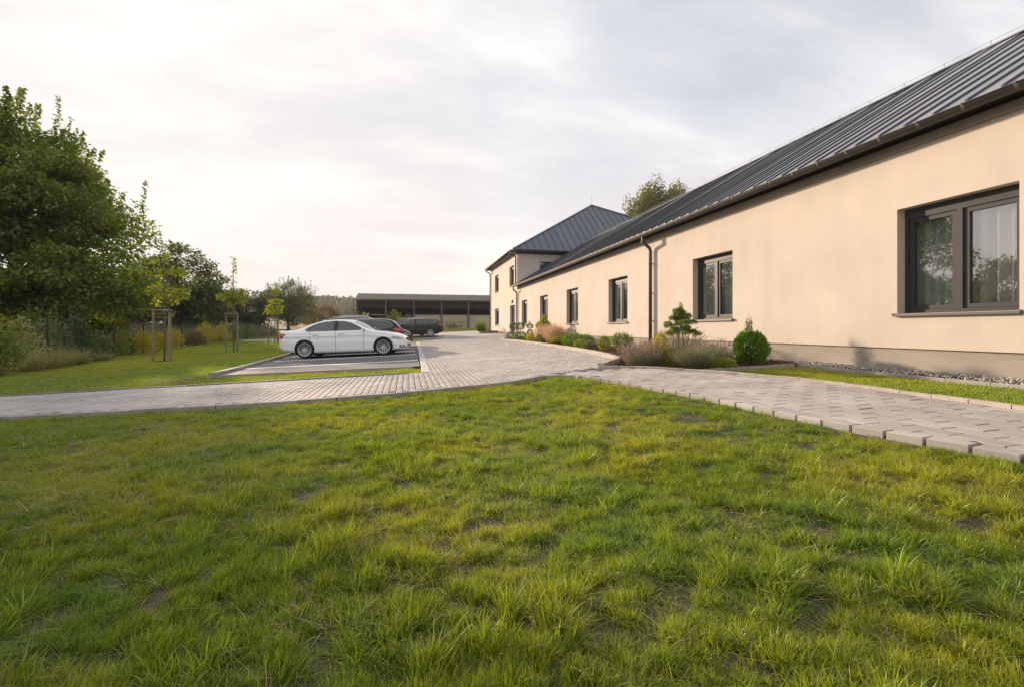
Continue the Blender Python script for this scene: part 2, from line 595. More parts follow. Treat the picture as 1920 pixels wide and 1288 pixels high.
# outlines on the ground (metres)
FRONT = smooth_line([(-30, 8.7), (-12, 7.7), (-4.99, 7.13), (-3.13, 6.91), (-1.04, 6.87), (0.27, 7.07), (1.56, 7.43), (2.3, 7.95)], 4)
OUTER = smooth_line([(2.3, 7.95), (2.60, 8.03), (2.88, 7.65), (3.12, 6.79), (3.38, 5.11), (3.46, 3.95), (3.55, 2.97), (3.71, 2.2), (3.85, 1.1), (4.1, -1), (4.25, -6)], 5)
INNER = smooth_line([(3.75, 8.75), (4.22, 8.45), (4.58, 7.95), (4.92, 7.1), (5.18, 6.3), (5.36, 5.5), (5.40, 4.9), (5.37, 4.1), (5.33, 3.2), (5.3, 1.5), (5.3, -2), (5.3, -6)], 4)
BEDK = smooth_line([(3.75, 8.75), (4.75, 10.1), (5.17, 12.3), (5.4, 14.6), (5.56, 17.4), (5.55, 20.6), (5.4, 23.7), (5.15, 25.7), (5.8, 27.3), (7.2, 27.9)], 5)
FARK = [(-30, 9.75), (0.36, 9.83)]

# base sheet below all paving
drive_poly = FRONT + OUTER[1:4] + [(3.75, 8.75)] + BEDK[1:] + [(7.3, 28.5), (7.3, 46), (-14, 46), (-14, 43.5), (-4.2, 32.3), (2.4, 31.8), (0.58, 28.7), (0.36, 9.83), (-30, 9.75)]
structure(sheet('drive_base', drive_poly, 0.018, M['sand'], skirt=0.05))
foot_poly = OUTER[3:] + INNER[::-1]
structure(sheet('footpath_base', foot_poly, 0.018, M['sand'], skirt=0.05))


def paver_mesh(w, l, h, gap, name, mat, ch=0.004):
    mb = MB()
    a, b = w / 2 - gap[0] / 2, l / 2 - gap[1] / 2
    vs = [(-a, -b, -h), (a, -b, -h), (a, b, -h), (-a, b, -h), (-a, -b, -ch), (a, -b, -ch), (a, b, -ch), (-a, b, -ch),
          (-a + ch, -b + ch, 0), (a - ch, -b + ch, 0), (a - ch, b - ch, 0), (-a + ch, b - ch, 0)]
    fs = [(8, 9, 10, 11)]
    for k in range(4):
        k2 = (k + 1) % 4
        fs.append((k, k2, k2 + 4, k + 4)); fs.append((k + 4, k2 + 4, k2 + 8, k + 8))
    mb.add(vs, fs)
    return mb.mesh(name, mat)


def lay_pavers(rootname, poly, w, l, ymin, ymax, top, gap, n_single, x0, trim=(0, 0)):
    root = structure(bpy.data.objects.new(rootname, None))
    COL.objects.link(root)
    xs = [p[0] for p in poly]
    rows = np.arange(math.floor((min(xs) - x0) / w), math.ceil((max(xs) - x0) / w) + 1)
    P = []
    for r_ in rows:
        cols = np.arange(math.floor(ymin / l) - 1, math.ceil(ymax / l) + 1)
        for c_ in cols:
            P.append((x0 + r_ * w, (c_ + (0.5 if r_ % 2 else 0)) * l))
    P = np.array(P)
    k = inside(poly, P[:, 0], P[:, 1]) & inside(poly, P[:, 0] - trim[0], P[:, 1] - trim[1]) & (P[:, 1] > ymin) & (P[:, 1] < ymax)
    P = P[k]
    d = P[:, 0] * math.sin(YAW) + P[:, 1] * math.cos(YAW)
    lat = np.abs(P[:, 0] * math.cos(YAW) - P[:, 1] * math.sin(YAW))
    key = np.where((d > 0.5) & (lat < d * 1.12), d * d, 1e6 + d * d)
    P = P[np.argsort(key)]
    zj = rng.normal(0, 0.0012, len(P))
    me = paver_mesh(w, l, 0.04, gap, 'paver', M['paver'])
    for i in range(min(n_single, len(P))):
        o = bpy.data.objects.new('paver', me)
        COL.objects.link(o)
        o.parent = root
        o.location = (P[i, 0], P[i, 1], gz(*P[i]) + top + zj[i])
        o.rotation_euler = (rng.normal(0, 0.004), -0.037 + rng.normal(0, 0.004), rng.normal(0, 0.004))
    rest = P[n_single:]
    if len(rest):
        bv = np.array([v.co[:] for v in me.vertices]); bf = [tuple(p.vertices) for p in me.polygons]
        n = len(rest)
        V = np.repeat(bv[None], n, 0)
        off = np.stack([rest[:, 0], rest[:, 1], g(rest[:, 0], rest[:, 1]) + top + zj[n_single:]], -1)
        tilt = rng.normal(0, 0.004, (n, 2))
        V[:, :, 2] += V[:, :, 0] * (0.037 + tilt[:, :1]) + V[:, :, 1] * tilt[:, 1:]
        V += off[:, None, :]
        F = (np.array(bf)[None] + (np.arange(n) * len(bv))[:, None, None]).reshape(-1, 4)
        o = link('far_pavers', fast_mesh('far_pavers', V.reshape(-1, 3), F, M['paver_far'], np.repeat(rng.random(n), len(bv))), root)
        o['kind'] = 'stuff'
    return root


lay_pavers('footpath', foot_poly, 0.168, 0.33, -1.5, 8.3, 0.058, (0.004, 0.015), 300, 4.085, (0.07, 0))
drive_pav = [(x, y) for x, y in drive_poly]
lay_pavers('driveway', drive_pav, 0.098, 0.196, 6.3, 33.0, 0.058, (0.009, 0.004), 300, -0.03, (0, 0.09))
# beyond the last block the apron runs on as one sheet of the same stone
apron_poly = [(7.3, 33.0), (7.3, 46), (-14, 46), (-14, 43.5), (-4.8, 33.0)]
structure(sheet('apron', apron_poly, 0.058, M['paver']))


def kerb(name, line, w, h, length, mat, top, side=0.0, gap=0.008, single=True):
    root = structure(bpy.data.objects.new(name, None))
    COL.objects.link(root)
    pts = resample(line, length)
    me = None
    for a, b in zip(pts, pts[1:]):
        d = (b - a)
        nrm = Vector((-d.y, d.x)).normalized()
        m = (a + b) / 2 + nrm * side
        hl = d.length / 2 - gap / 2
        c = 0.005
        vs = []
        za, zb = gz(a.x, a.y), gz(b.x, b.y)
        if me is None:
            mb = MB()
            vs = [(x, y, -h) for x, y in ((-hl, -w / 2), (hl, -w / 2), (hl, w / 2), (-hl, w / 2))]
            vs += [(x, y, -c) for x, y in ((-hl, -w / 2), (hl, -w / 2), (hl, w / 2), (-hl, w / 2))]
            vs += [(x, y, 0) for x, y in ((-hl + c / 2, -w / 2 + c), (hl - c / 2, -w / 2 + c), (hl - c / 2, w / 2 - c), (-hl + c / 2, w / 2 - c))]
            fs = [(8, 9, 10, 11)]
            for k in range(4):
                k2 = (k + 1) % 4
                fs += [(k, k2, k2 + 4, k + 4), (k + 4, k2 + 4, k2 + 8, k + 8)]
            mb.add(vs, fs)
            me = mb.mesh('kerb_stone', mat)
        o = bpy.data.objects.new('kerb_stone', me)
        COL.objects.link(o)
        o.parent = root
        o.location = (m.x, m.y, gz(m.x, m.y) + top + random.gauss(0, 0.0025))
        o.rotation_euler = (random.gauss(0, 0.006), -math.atan2(zb - za, d.length) + random.gauss(0, 0.003), math.atan2(d.y, d.x) + random.gauss(0, 0.004))
    return root


kerb('footpath_edging', OUTER[2:], 0.15, 0.10, 0.25, M['paver'], 0.058, side=0.05, gap=0.006)
kerb('footpath_kerb', INNER, 0.09, 0.12, 0.34, M['kerb_sand'], 0.092)
kerb('front_edging', FRONT[::-1], 0.10, 0.10, 0.5, M['kerb'], 0.061, side=-0.02)
kerb('verge_kerb', FARK, 0.08, 0.16, 1.0, M['kerb_dark'], 0.078)
kerb('flush_kerb', [(0.37, 9.85), (0.47, 18), (0.56, 28.5)], 0.17, 0.08, 0.5, M['kerb_pale'], 0.066)
kerb('bed_kerb', BEDK, 0.12, 0.2, 0.5, M['kerb_sand'], 0.15)
kerb('parking_kerb', [(-4.42, 12.1), (-4.45, 14.5), (-4.70, 19.25), (-4.85, 28)], 0.14, 0.2, 0.5, M['kerb'], 0.12)
kerb('parking_edging', [(-4.36, 12.16), (0.28, 11.66)], 0.06, 0.08, 0.5, M['kerb'], 0.054)
kerb('island_kerb', [(-4.9, 28.7), (0.30, 28.75), (1.35, 29.7), (2.42, 31.5), (2.2, 31.8), (-4, 32.3)], 0.10, 0.15, 0.5, M['kerb_dark'], 0.075)
kerb('bed_edging', [(4.95, 7.33), (7.02, 7.32)], 0.05, 0.12, 0.5, M['kerb'], 0.075)
kerb('gravel_edging', [(7.03, 7.34), (7.0, 6.3), (6.98, 4), (6.98, -6)], 0.055, 0.15, 0.5, M['kerb'], 0.058)
kerb('road_edging', [(-14, 43.6), (-4, 45.0), (5.2, 45.6)], 0.10, 0.12, 0.8, M['kerb'], 0.08)

# parking bays
M['bay'] = pm('parking_bay', (0.135, 0.132, 0.142), 0.85, var=0.12, vscale=1.6, bump=0.4, bscale=90, spec=0.3, bdist=0.004)
park_poly = [(-4.40, 12.2), (0.28, 11.7), (0.48, 28.7), (-4.85, 28.7)]
structure(sheet('parking_bay', park_poly, 0.046, M['bay']))
structure(sheet('far_parking_bay', [(-6, 33.3), (2.2, 33.3), (2.3, 41.5), (-6, 41.5)], 0.064, M['bay']))
pl = structure(bpy.data.objects.new('parking_markings', None)); COL.objects.link(pl)
for ya, yb in ((13.95, 13.86), (16.78, 16.90), (19.25, 19.35), (21.75, 21.8), (24.25, 24.3), (26.75, 26.8)):
    sheet('parking_line', [(-4.30, ya - 0.13), (0.27, yb - 0.13), (0.27, yb + 0.13), (-4.30, ya + 0.13)], 0.051, M['white_line'], pl)

# flower bed soil, gravel strip

bed_poly = [(3.86, 8.70), (4.25, 8.40), (4.60, 7.92), (4.90, 7.32), (7.36, 7.32), (7.36, 27.8)] + BEDK[::-1][1:-1]
structure(sheet('flower_bed', bed_poly, 0.045, M['mulch']))
structure(sheet('gravel_base', [(6.99, 7.3), (6.99, -6), (7.39, -6), (7.39, 7.3)], 0.03, M['sand']))


# ------------------------------------------------------------------ scattered stuff
def scatter_mesh(name, pts, base_v, base_f, sizes, mat, label, cat, flat=0.5, rots=True):
    n = len(pts)
    bv = np.array(base_v, float)
    V = np.repeat(bv[None], n, 0) * sizes[:, None, :]
    a = rng.random(n) * 2 * PI
    t = rng.normal(0, flat, n)
    x, y, z = V[..., 0].copy(), V[..., 1].copy(), V[..., 2].copy()
    c, s = np.cos(t)[:, None], np.sin(t)[:, None]
    x, z = x * c - z * s, x * s + z * c
    c, s = np.cos(a)[:, None], np.sin(a)[:, None]
    V[..., 0], V[..., 1], V[..., 2] = x * c - y * s, x * s + y * c, z
    V += pts[:, None, :]
    F = (np.array(base_f)[None] + (np.arange(n) * len(bv))[:, None, None]).reshape(-1, len(base_f[0]))
    var = np.repeat(rng.random(n) ** 0.8, len(bv))
    o = link(name, fast_mesh(name, V.reshape(-1, 3), F, mat, var, smooth=(flat < 0.4)))
    return tag(o, label, cat, kind='stuff')


oct_v = []
_bm = bmesh.new(); bmesh.ops.create_icosphere(_bm, subdivisions=1, radius=1.0)
ico_v = [v.co[:] for v in _bm.verts]; ico_f = [tuple(v.index for v in f.verts) for f in _bm.faces]; _bm.free()
n = 2600
py = rng.uniform(-1.0, 7.5, n); px = rng.uniform(7.01, 7.385, n)
pts = np.stack([px, py, g(px, py) + 0.050 + rng.random(n) * 0.022 + (px - 6.95) * 0.05], -1)
sz = rng.uniform(0.008, 0.018, (n, 1)) * np.array([[1.2, 0.9, 0.6]]) * rng.uniform(0.8, 1.25, (n, 3))
scatter_mesh('gravel', pts, ico_v, ico_f, sz, M['pebble'], 'strip of pale and brown pebbles along the foot of the long cream wall', 'gravel', flat=0.3)
n = 11000
py = 7.3 + (rng.random(n) ** 1.8) * 20; px = rng.uniform(3.8, 7.34, n)
k = inside(bed_poly, px, py); px, py = px[k], py[k]; n = len(px)
pts = np.stack([px, py, g(px, py) + 0.055 + rng.random(n) * 0.015], -1)
cube_v = [(x, y, z) for z in (-1, 1) for x, y in ((-1, -1), (1, -1), (1, 1), (-1, 1))]
cube_f = [(3, 2, 1, 0), (4, 5, 6, 7), (0, 1, 5, 4), (1, 2, 6, 5), (2, 3, 7, 6), (3, 0, 4, 7)]
sz = np.stack([rng.uniform(0.012, 0.035, n), rng.uniform(0.006, 0.014, n), rng.uniform(0.002, 0.005, n)], -1)
scatter_mesh('bark_mulch', pts, cube_v, cube_f, sz, M['chip'], 'dark brown bark mulch covering the flower bed', 'mulch', flat=0.5)

PROTO = bpy.data.collections.new('grass_tufts')


def tuft(nbl, rad, hmin, hmax, wid, lean, mat, col, segs=3, seed=0):
    r_ = np.random.default_rng(seed)
    V, F, A = [], [], []
    for b in range(nbl):
        a = r_.random() * 2 * PI; rr = rad * math.sqrt(r_.random())
        bx, by = rr * math.cos(a), rr * math.sin(a)
        h = r_.uniform(hmin, hmax)
        da = a + r_.normal(0, 0.9)
        ln = abs(r_.normal(0, lean)) + 0.15
        w = wid * r_.uniform(0.7, 1.3)
        wa = da + PI / 2 + r_.normal(0, 0.5)
        o = len(V)
        val = r_.random()
        for k in range(segs + 1):
            t = k / segs
            out = h * ln * t * t
            z = h * (t - 0.35 * ln * t * t)
            ww = w * (1 - t) ** 0.7 / 2
            cx, cy = bx + math.cos(da) * out, by + math.sin(da) * out
            if k < segs:
                V += [(cx - math.cos(wa) * ww, cy - math.sin(wa) * ww, z), (cx + math.cos(wa) * ww, cy + math.sin(wa) * ww, z)]
                A += [val, val]
            else:
                V.append((cx, cy, z)); A.append(val)
        for k in range(segs - 1):
            F.append((o + 2 * k, o + 2 * k + 1, o + 2 * k + 3)); F.append((o + 2 * k, o + 2 * k + 3, o + 2 * k + 2))
        F.append((o + 2 * segs - 2, o + 2 * segs - 1, o + 2 * segs))
    me = fast_mesh('tuft', np.array(V), np.array(F), mat, np.array(A))
    o = bpy.data.objects.new('tuft', me)
    col.objects.link(o)
    return o


def instancer(name, pts, rot, scl, idx, col, label, cat):
    me = bpy.data.meshes.new(name)
    me.vertices.add(len(pts)); me.vertices.foreach_set('co', np.ascontiguousarray(pts, np.float32).ravel())
    a = me.attributes.new('irot', 'FLOAT_VECTOR', 'POINT'); a.data.foreach_set('vector', np.ascontiguousarray(rot, np.float32).ravel())
    a = me.attributes.new('iscl', 'FLOAT_VECTOR', 'POINT'); a.data.foreach_set('vector', np.ascontiguousarray(scl, np.float32).ravel())
    a = me.attributes.new('iidx', 'INT', 'POINT'); a.data.foreach_set('value', np.ascontiguousarray(idx, np.int32))
    me.update()
    o = link(name, me)
    ng = bpy.data.node_groups.new(name, 'GeometryNodeTree')
    ng.interface.new_socket('Geometry', in_out='INPUT', socket_type='NodeSocketGeometry')
    ng.interface.new_socket('Geometry', in_out='OUTPUT', socket_type='NodeSocketGeometry')
    N, L = ng.nodes.new, ng.links.new
    gi, go = N('NodeGroupInput'), N('NodeGroupOutput')
    ci = N('GeometryNodeCollectionInfo'); ci.inputs[0].default_value = col
    ci.inputs['Separate Children'].default_value = True; ci.inputs['Reset Children'].default_value = True
    ip = N('GeometryNodeInstanceOnPoints'); ip.inputs['Pick Instance'].default_value = True

    def na(nm, ty):
        q = N('GeometryNodeInputNamedAttribute'); q.data_type = ty; q.inputs[0].default_value = nm
        return [s for s in q.outputs if s.enabled][0]
    L(gi.outputs[0], ip.inputs['Points']); L(ci.outputs[0], ip.inputs['Instance'])
    L(na('iidx', 'INT'), ip.inputs['Instance Index'])
    L(na('irot', 'FLOAT_VECTOR'), ip.inputs['Rotation']); L(na('iscl', 'FLOAT_VECTOR'), ip.inputs['Scale'])
    L(ip.outputs[0], go.inputs[0])
    md = o.modifiers.new('scatter', 'NODES'); md.node_group = ng
    return tag(o, label, cat, kind='stuff')


def vnoise(x, y, s, seed):
    """smooth value noise in numpy"""
    r_ = np.random.default_rng(seed)
    T = r_.random((64, 64))
    u, v = x / s + 100, y / s + 100
    i, j = np.floor(u).astype(int), np.floor(v).astype(int)
    f, h = u - i, v - j
    f = f * f * (3 - 2 * f); h = h * h * (3 - 2 * h)
    q = lambda a, b: T[a % 64, b % 64]
    return (q(i, j) * (1 - f) + q(i + 1, j) * f) * (1 - h) + (q(i, j + 1) * (1 - f) + q(i + 1, j + 1) * f) * h


def grass_points(poly, dens_bands, x0, x1, y0, y1, wedge=1.35):
    out = []
    for (r0, r1, dens) in dens_bands:
        n_ = int((x1 - x0) * (y1 - y0) * dens)
        X = rng.uniform(x0, x1, n_); Y = rng.uniform(y0, y1, n_)
        r_ = np.hypot(X, Y)
        zc = X * math.sin(YAW) + Y * math.cos(YAW); xc = X * math.cos(YAW) - Y * math.sin(YAW)
        k = (r_ >= r0) & (r_ < r1) & (np.abs(xc) < wedge * zc + 0.5) & (zc > 0.25)
        X, Y = X[k], Y[k]
        k = inside(poly, X, Y)
        out.append(np.stack([X[k], Y[k]], -1))
    return np.concatenate(out)


front_poly = FRONT + OUTER[1:] + [(4.4, -6), (-30, -6)]
# proto tufts: fine leaning tufts, two coarse kinds
near_col = bpy.data.collections.new('near_tufts')
for s in range(5): tuft(26, 0.032, 0.024, 0.062, 0.0032, 0.6, M['grass'], near_col, 4, 11 + s)
for s in range(2): tuft(12, 0.03, 0.05, 0.10, 0.005, 0.7, M['grass'], near_col, 5, 31 + s)
tuft(9, 0.05, 0.03, 0.08, 0.0032, 1.9, M['thatch'], near_col, 4, 41)


def nearest_cell(x, y, s, seed):
    """distance and direction to the nearest jittered tussock centre, and that tussock's random number"""
    r_ = np.random.default_rng(seed)
    JX, JY, JR = r_.random((3, 128, 128))
    i, j = np.floor(x / s).astype(int), np.floor(y / s).astype(int)
    best = np.full(x.shape, 9.0); dx = np.zeros(x.shape); dy = np.zeros(x.shape); rr = np.zeros(x.shape)
    for a in (-1, 0, 1):
        for c in (-1, 0, 1):
            u, v = (i + a) % 128, (j + c) % 128
            cx, cy = (i + a + 0.15 + 0.7 * JX[u, v]) * s, (j + c + 0.15 + 0.7 * JY[u, v]) * s
            d = np.hypot(x - cx, y - cy) / s
            m_ = d < best
            best = np.where(m_, d, best); dx = np.where(m_, x - cx, dx); dy = np.where(m_, y - cy, dy); rr = np.where(m_, JR[u, v], rr)
    return best, dx, dy, rr


P = grass_points(front_poly, [(0.5, 2.2, 3200), (2.2, 4.4, 1900), (4.4, 10.5, 850)], -14, 5, 0.2, 9)
# the rest of the lawn, beside and behind the camera, sown more thinly
n_ = 60000
xw, yw = rng.uniform(-16, 4.4, n_), rng.uniform(-4, 8.5, n_)
zcw, xcw = xw * math.sin(YAW) + yw * math.cos(YAW), np.abs(xw * math.cos(YAW) - yw * math.sin(YAW))
kw = inside(front_poly, xw, yw) & ((xcw >= 1.35 * zcw + 0.5) | (zcw <= 0.25)) & (np.hypot(xw, yw) > 0.45)
P = np.concatenate([P, np.stack([xw[kw], yw[kw]], -1)])
x, y = P[:, 0], P[:, 1]
d1, dx1, dy1, r1 = nearest_cell(x, y, 0.105, 61)
d2, dx2, dy2, r2 = nearest_cell(x, y, 0.23, 62)
bare = (0.5 * vnoise(x, y, 0.30, 5) + 0.5 * vnoise(x, y, 0.16, 6)) + 0.25 * (vnoise(x, y, 1.3, 12) - 0.5) < 0.20
pk = np.clip(1.3 - 1.3 * d1, 0.08, 1) * np.clip(1.5 - 1.0 * d2, 0.1, 1) * np.where(r1 < 0.14, 0.22, 1)
pk = np.where(bare, pk * 0.06, pk)
keep = rng.random(len(x)) < pk
x, y, d1, dx1, dy1, r1, r2, bare = (q[keep] for q in (x, y, d1, dx1, dy1, r1, r2, bare))
n = len(x); r_ = np.hypot(x, y)
edge = np.array(resample(OUTER, 0.1) + resample(FRONT, 0.1))
edge = edge[(edge[:, 0] > -10) & (edge[:, 1] > 0)]
de = np.full(n, 9.0)
for ex_, ey_ in edge: de = np.minimum(de, (x - ex_) ** 2 + (y - ey_) ** 2)
de = np.sqrt(de)
hs = (0.45 + 0.95 * r1) * (0.75 + 0.5 * r2) * (1.1 - 0.6 * np.clip(d1, 0, 1) ** 2) * rng.uniform(0.8, 1.15, n) * np.where(r_ > 4, 0.9, 1.0) * np.clip(0.45 + de * 2.2, 0.5, 1)
ws = np.clip(0.9 + 0.085 * r_, 1, 1.7)
spin = rng.random(n) * 2 * PI
th = np.clip(d1, 0, 1) * 0.75
ox, oy = dx1 / (np.hypot(dx1, dy1) + 1e-6), dy1 / (np.hypot(dx1, dy1) + 1e-6)
wind = (vnoise(x, y, 0.9, 22) - 0.5) * 0.7
tx, ty = ox * th + 0.14 + wind * 0.5 + rng.normal(0, 0.08, n), oy * th + wind + rng.normal(0, 0.08, n)
lx, ly = tx * np.cos(spin) + ty * np.sin(spin), -tx * np.sin(spin) + ty * np.cos(spin)
coarse = (r2 > 0.80) & (r_ < 4.5) & (rng.random(n) < 0.4)
idx = np.where(coarse, rng.integers(5, 7, n), rng.integers(0, 5, n))
idx = np.where((rng.random(n) < np.where(d1 > 0.55, 0.22, 0.02)) & (r_ < 7), 7, idx)
inst_ok = de > 0.045
sel = lambda q: q[inst_ok]
instancer('lawn_grass', np.stack([sel(x), sel(y), g(sel(x), sel(y)) - 0.004], -1), np.stack([-sel(ly), sel(lx), sel(spin)], -1),
          np.stack([sel(ws), sel(ws), sel(hs)], -1), sel(idx), near_col, 'tufty uneven green lawn with small bare soil spots filling the foreground', 'grass')

mown_col = bpy.data.collections.new('mown_tufts')
for s in range(4): tuft(30, 0.11, 0.02, 0.045, 0.008, 0.5, M['mown'], mown_col, 2, 51 + s)


def mown(name, poly, dens, label, box, hscale=1.0):
    x0, x1, y0, y1 = box
    n_ = int((x1 - x0) * (y1 - y0) * dens)
    X = rng.uniform(x0, x1, n_); Y = rng.uniform(y0, y1, n_)
    k = inside(poly, X, Y)
    X, Y = X[k], Y[k]; n_ = len(X)
    hs_ = (0.7 + 0.6 * vnoise(X, Y, 0.8, 3)) * hscale * rng.uniform(0.8, 1.2, n_)
    rot_ = np.stack([rng.normal(0, 0.1, n_), rng.normal(0, 0.1, n_), rng.random(n_) * 6.28], -1)
    ws_ = np.clip(np.hypot(X, Y) / 14, 0.8, 2.2)
    return instancer(name, np.stack([X, Y, g(X, Y) - 0.004], -1), rot_, np.stack([ws_, ws_, hs_], -1), rng.integers(0, 4, n_), mown_col, label, 'grass')


verge_poly = [(-24, 9.85), (-4.5, 9.85), (-4.52, 12.2), (-4.55, 15), (-4.82, 19.2), (-5.0, 27), (-5.3, 34), (-6, 41.5), (-14, 43.5), (-15.3, 45), (-15.1, 34), (-13.6, 26), (-12.6, 20), (-11.9, 17), (-11.4, 15.2), (-24, 12)]
mown('verge_grass', verge_poly, 75, 'mown green lawn rising from the left paving to the wire fence', (-24, -4.4, 9.8, 45))
mown('strip_grass', [(-4.6, 9.88), (0.25, 9.90), (0.22, 11.62), (-4.5, 12.12)], 130, 'narrow strip of mown grass before the parking bays', (-4.7, 0.4, 9.8, 12.8))
mown('house_grass', [(5.00, 7.26), (5.25, 6.35), (5.43, 5.5), (5.47, 4.9), (5.43, 4.1), (5.39, 3.2), (5.37, -3), (6.93, -3), (6.93, 6), (6.97, 7.26)], 260, 'short green lawn strip between footpath kerb and pebble strip', (4.9, 7, -3, 7.4), 1.2)
mown('island_grass', [(-4.9, 28.8), (0.25, 28.85), (1.3, 29.8), (2.32, 31.5), (-4, 32.2)], 60, 'grass tongue between the two rows of parking bays', (-5.3, 2.6, 28.6, 32.4))
mown('barn_grass', [(-16, 45), (-4, 45.2), (5.2, 45.7), (7.2, 46.2), (18, 46.5), (18, 61), (-20, 61)], 12, 'grass in front of the open barn', (-20, 18, 45, 61), 1.6)


# ------------------------------------------------------------------ buildings
def wall_x(mb, X, y0, y1, z0, z1, openings, depth=0.15, mi=0):
    """wall facing -X at X with openings (ya, yb, za, zb): outer skin and reveals of real depth"""
    ys = sorted({y0, y1, *[o[0] for o in openings], *[o[1] for o in openings]})
    for a, b in zip(ys, ys[1:]):
        ops = sorted([o for o in openings if o[0] <= a + 1e-6 and o[1] >= b - 1e-6], key=lambda o: o[2])
        z = z0
        for o in ops:
            if o[2] > z: mb.quad((X, b, z), (X, a, z), (X, a, o[2]), (X, b, o[2]), mi)
            z = o[3]
        if z < z1: mb.quad((X, b, z), (X, a, z), (X, a, z1), (X, b, z1), mi)
    E_ = X + depth + 0.16
    for ya, yb, za, zb in openings:
        mb.quad((X, yb, za), (X, yb, zb), (E_, yb, zb), (E_, yb, za), mi)
        mb.quad((X, ya, zb), (X, ya, za), (E_, ya, za), (E_, ya, zb), mi)
        mb.quad((X, ya, za), (X, yb, za), (E_, yb, za), (E_, ya, za), mi)
        mb.quad((X, yb, zb), (X, ya, zb), (E_, ya, zb), (E_, yb, zb), mi)


def window_x(parent, X, ya, yb, za, zb, depth=0.15, curtain=0.9, sill=True, leaves=2, room=True, head=0.10):
    """two-leaf casement in a wall facing -X; window > sash, pane, sill, curtain"""
    f = 0.055
    x0, x1 = X + depth, X + depth + 0.07
    mb = MB()
    mb.box(x0, x1, ya, yb, za, za + f)
    mb.box(x0, x1, ya, yb, zb - f - head, zb)
    mb.box(x0, x1, ya, ya + f, za + f, zb - f - head)
    mb.box(x0, x1, yb - f, yb, za + f, zb - f - head)
    if leaves == 2:
        ym = (ya + yb) / 2
        mb.box(x0 - 0.004, x1, ym - 0.035, ym + 0.035, za + f, zb - f - head)
        spans = [(ya + f, ym - 0.035), (ym + 0.035, yb - f)]
    else:
        spans = [(ya + f, yb - f)]
    w = mb.build('window', M['frame'], parent, world=True)
    for a, b in spans:
        s = 0.065
        q = MB()
        xa, xb = x0 + 0.018, x1 + 0.01
        z0, z1 = za + f, zb - f - head
        a2, b2 = a + 0.004, b - 0.004
        q.box(xa, xb, a2, b2, z0 + 0.004, z0 + s)
        q.box(xa, xb, a2, b2, z1 - s, z1 - 0.004)
        q.box(xa, xb, a2, a2 + s, z0 + s, z1 - s)
        q.box(xa, xb, b2 - s, b2, z0 + s, z1 - s)
        q.build('sash', M['frame'], w, world=True)
        p = MB()
        p.box(xa + 0.028, xa + 0.034, a2 + s - 0.003, b2 - s + 0.003, z0 + s - 0.003, z1 - s + 0.003)
        p.build('pane', M['pane'], w, world=True)
    if sill:
        q = MB()
        q.add([(X - 0.055, ya - 0.03, za - 0.012), (X - 0.055, yb + 0.03, za - 0.012), (x0, yb + 0.03, za + 0.016), (x0, ya - 0.03, za + 0.016),
               (X - 0.055, ya - 0.03, za - 0.04), (X - 0.055, yb + 0.03, za - 0.04), (x0, yb + 0.03, za - 0.012), (x0, ya - 0.03, za - 0.012)],
              [(3, 2, 1, 0), (4, 5, 6, 7), (0, 1, 5, 4), (1, 2, 6, 5), (2, 3, 7, 6), (3, 0, 4, 7)])
        for ye in (ya - 0.036, yb + 0.03):
            q.box(X - 0.058, X - 0.004, ye, ye + 0.006, za - 0.042, za + 0.006)
        q.build('sill', M['sill'], w, world=True)
    if curtain:
        q = MB()
        n_ = 110
        yb2 = ya + (yb - ya) * curtain
        ph = ya * 7
        vs = []
        for i in range(n_ + 1):
            t = i / n_
            y = ya - 0.05 + (yb2 - ya + 0.05) * t
            x = X + depth + 0.17 + 0.035 * math.sin(t * 62 + ph + 1.3 * math.sin(t * 9)) + 0.012 * math.sin(t * 131 + ph)
            vs += [(x, y, za - 0.1), (x, y, zb)]
        fs = [(2 * i, 2 * i + 1, 2 * i + 3, 2 * i + 2) for i in range(n_)]
        q.add(vs, fs)
        q.build('curtain', M['curtain'], w, smooth=True, world=True)
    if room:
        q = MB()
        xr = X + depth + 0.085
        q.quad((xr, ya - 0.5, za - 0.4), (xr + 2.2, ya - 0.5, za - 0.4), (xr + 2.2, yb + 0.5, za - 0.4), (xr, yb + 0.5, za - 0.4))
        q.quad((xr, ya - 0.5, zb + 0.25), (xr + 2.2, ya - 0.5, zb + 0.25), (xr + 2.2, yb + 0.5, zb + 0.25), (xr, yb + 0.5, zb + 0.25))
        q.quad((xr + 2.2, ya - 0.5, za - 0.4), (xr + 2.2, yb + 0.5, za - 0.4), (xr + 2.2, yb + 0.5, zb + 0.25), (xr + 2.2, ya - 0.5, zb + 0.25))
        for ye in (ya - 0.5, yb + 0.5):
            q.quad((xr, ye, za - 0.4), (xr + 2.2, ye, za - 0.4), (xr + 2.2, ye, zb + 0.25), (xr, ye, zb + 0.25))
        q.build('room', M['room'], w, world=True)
    return w


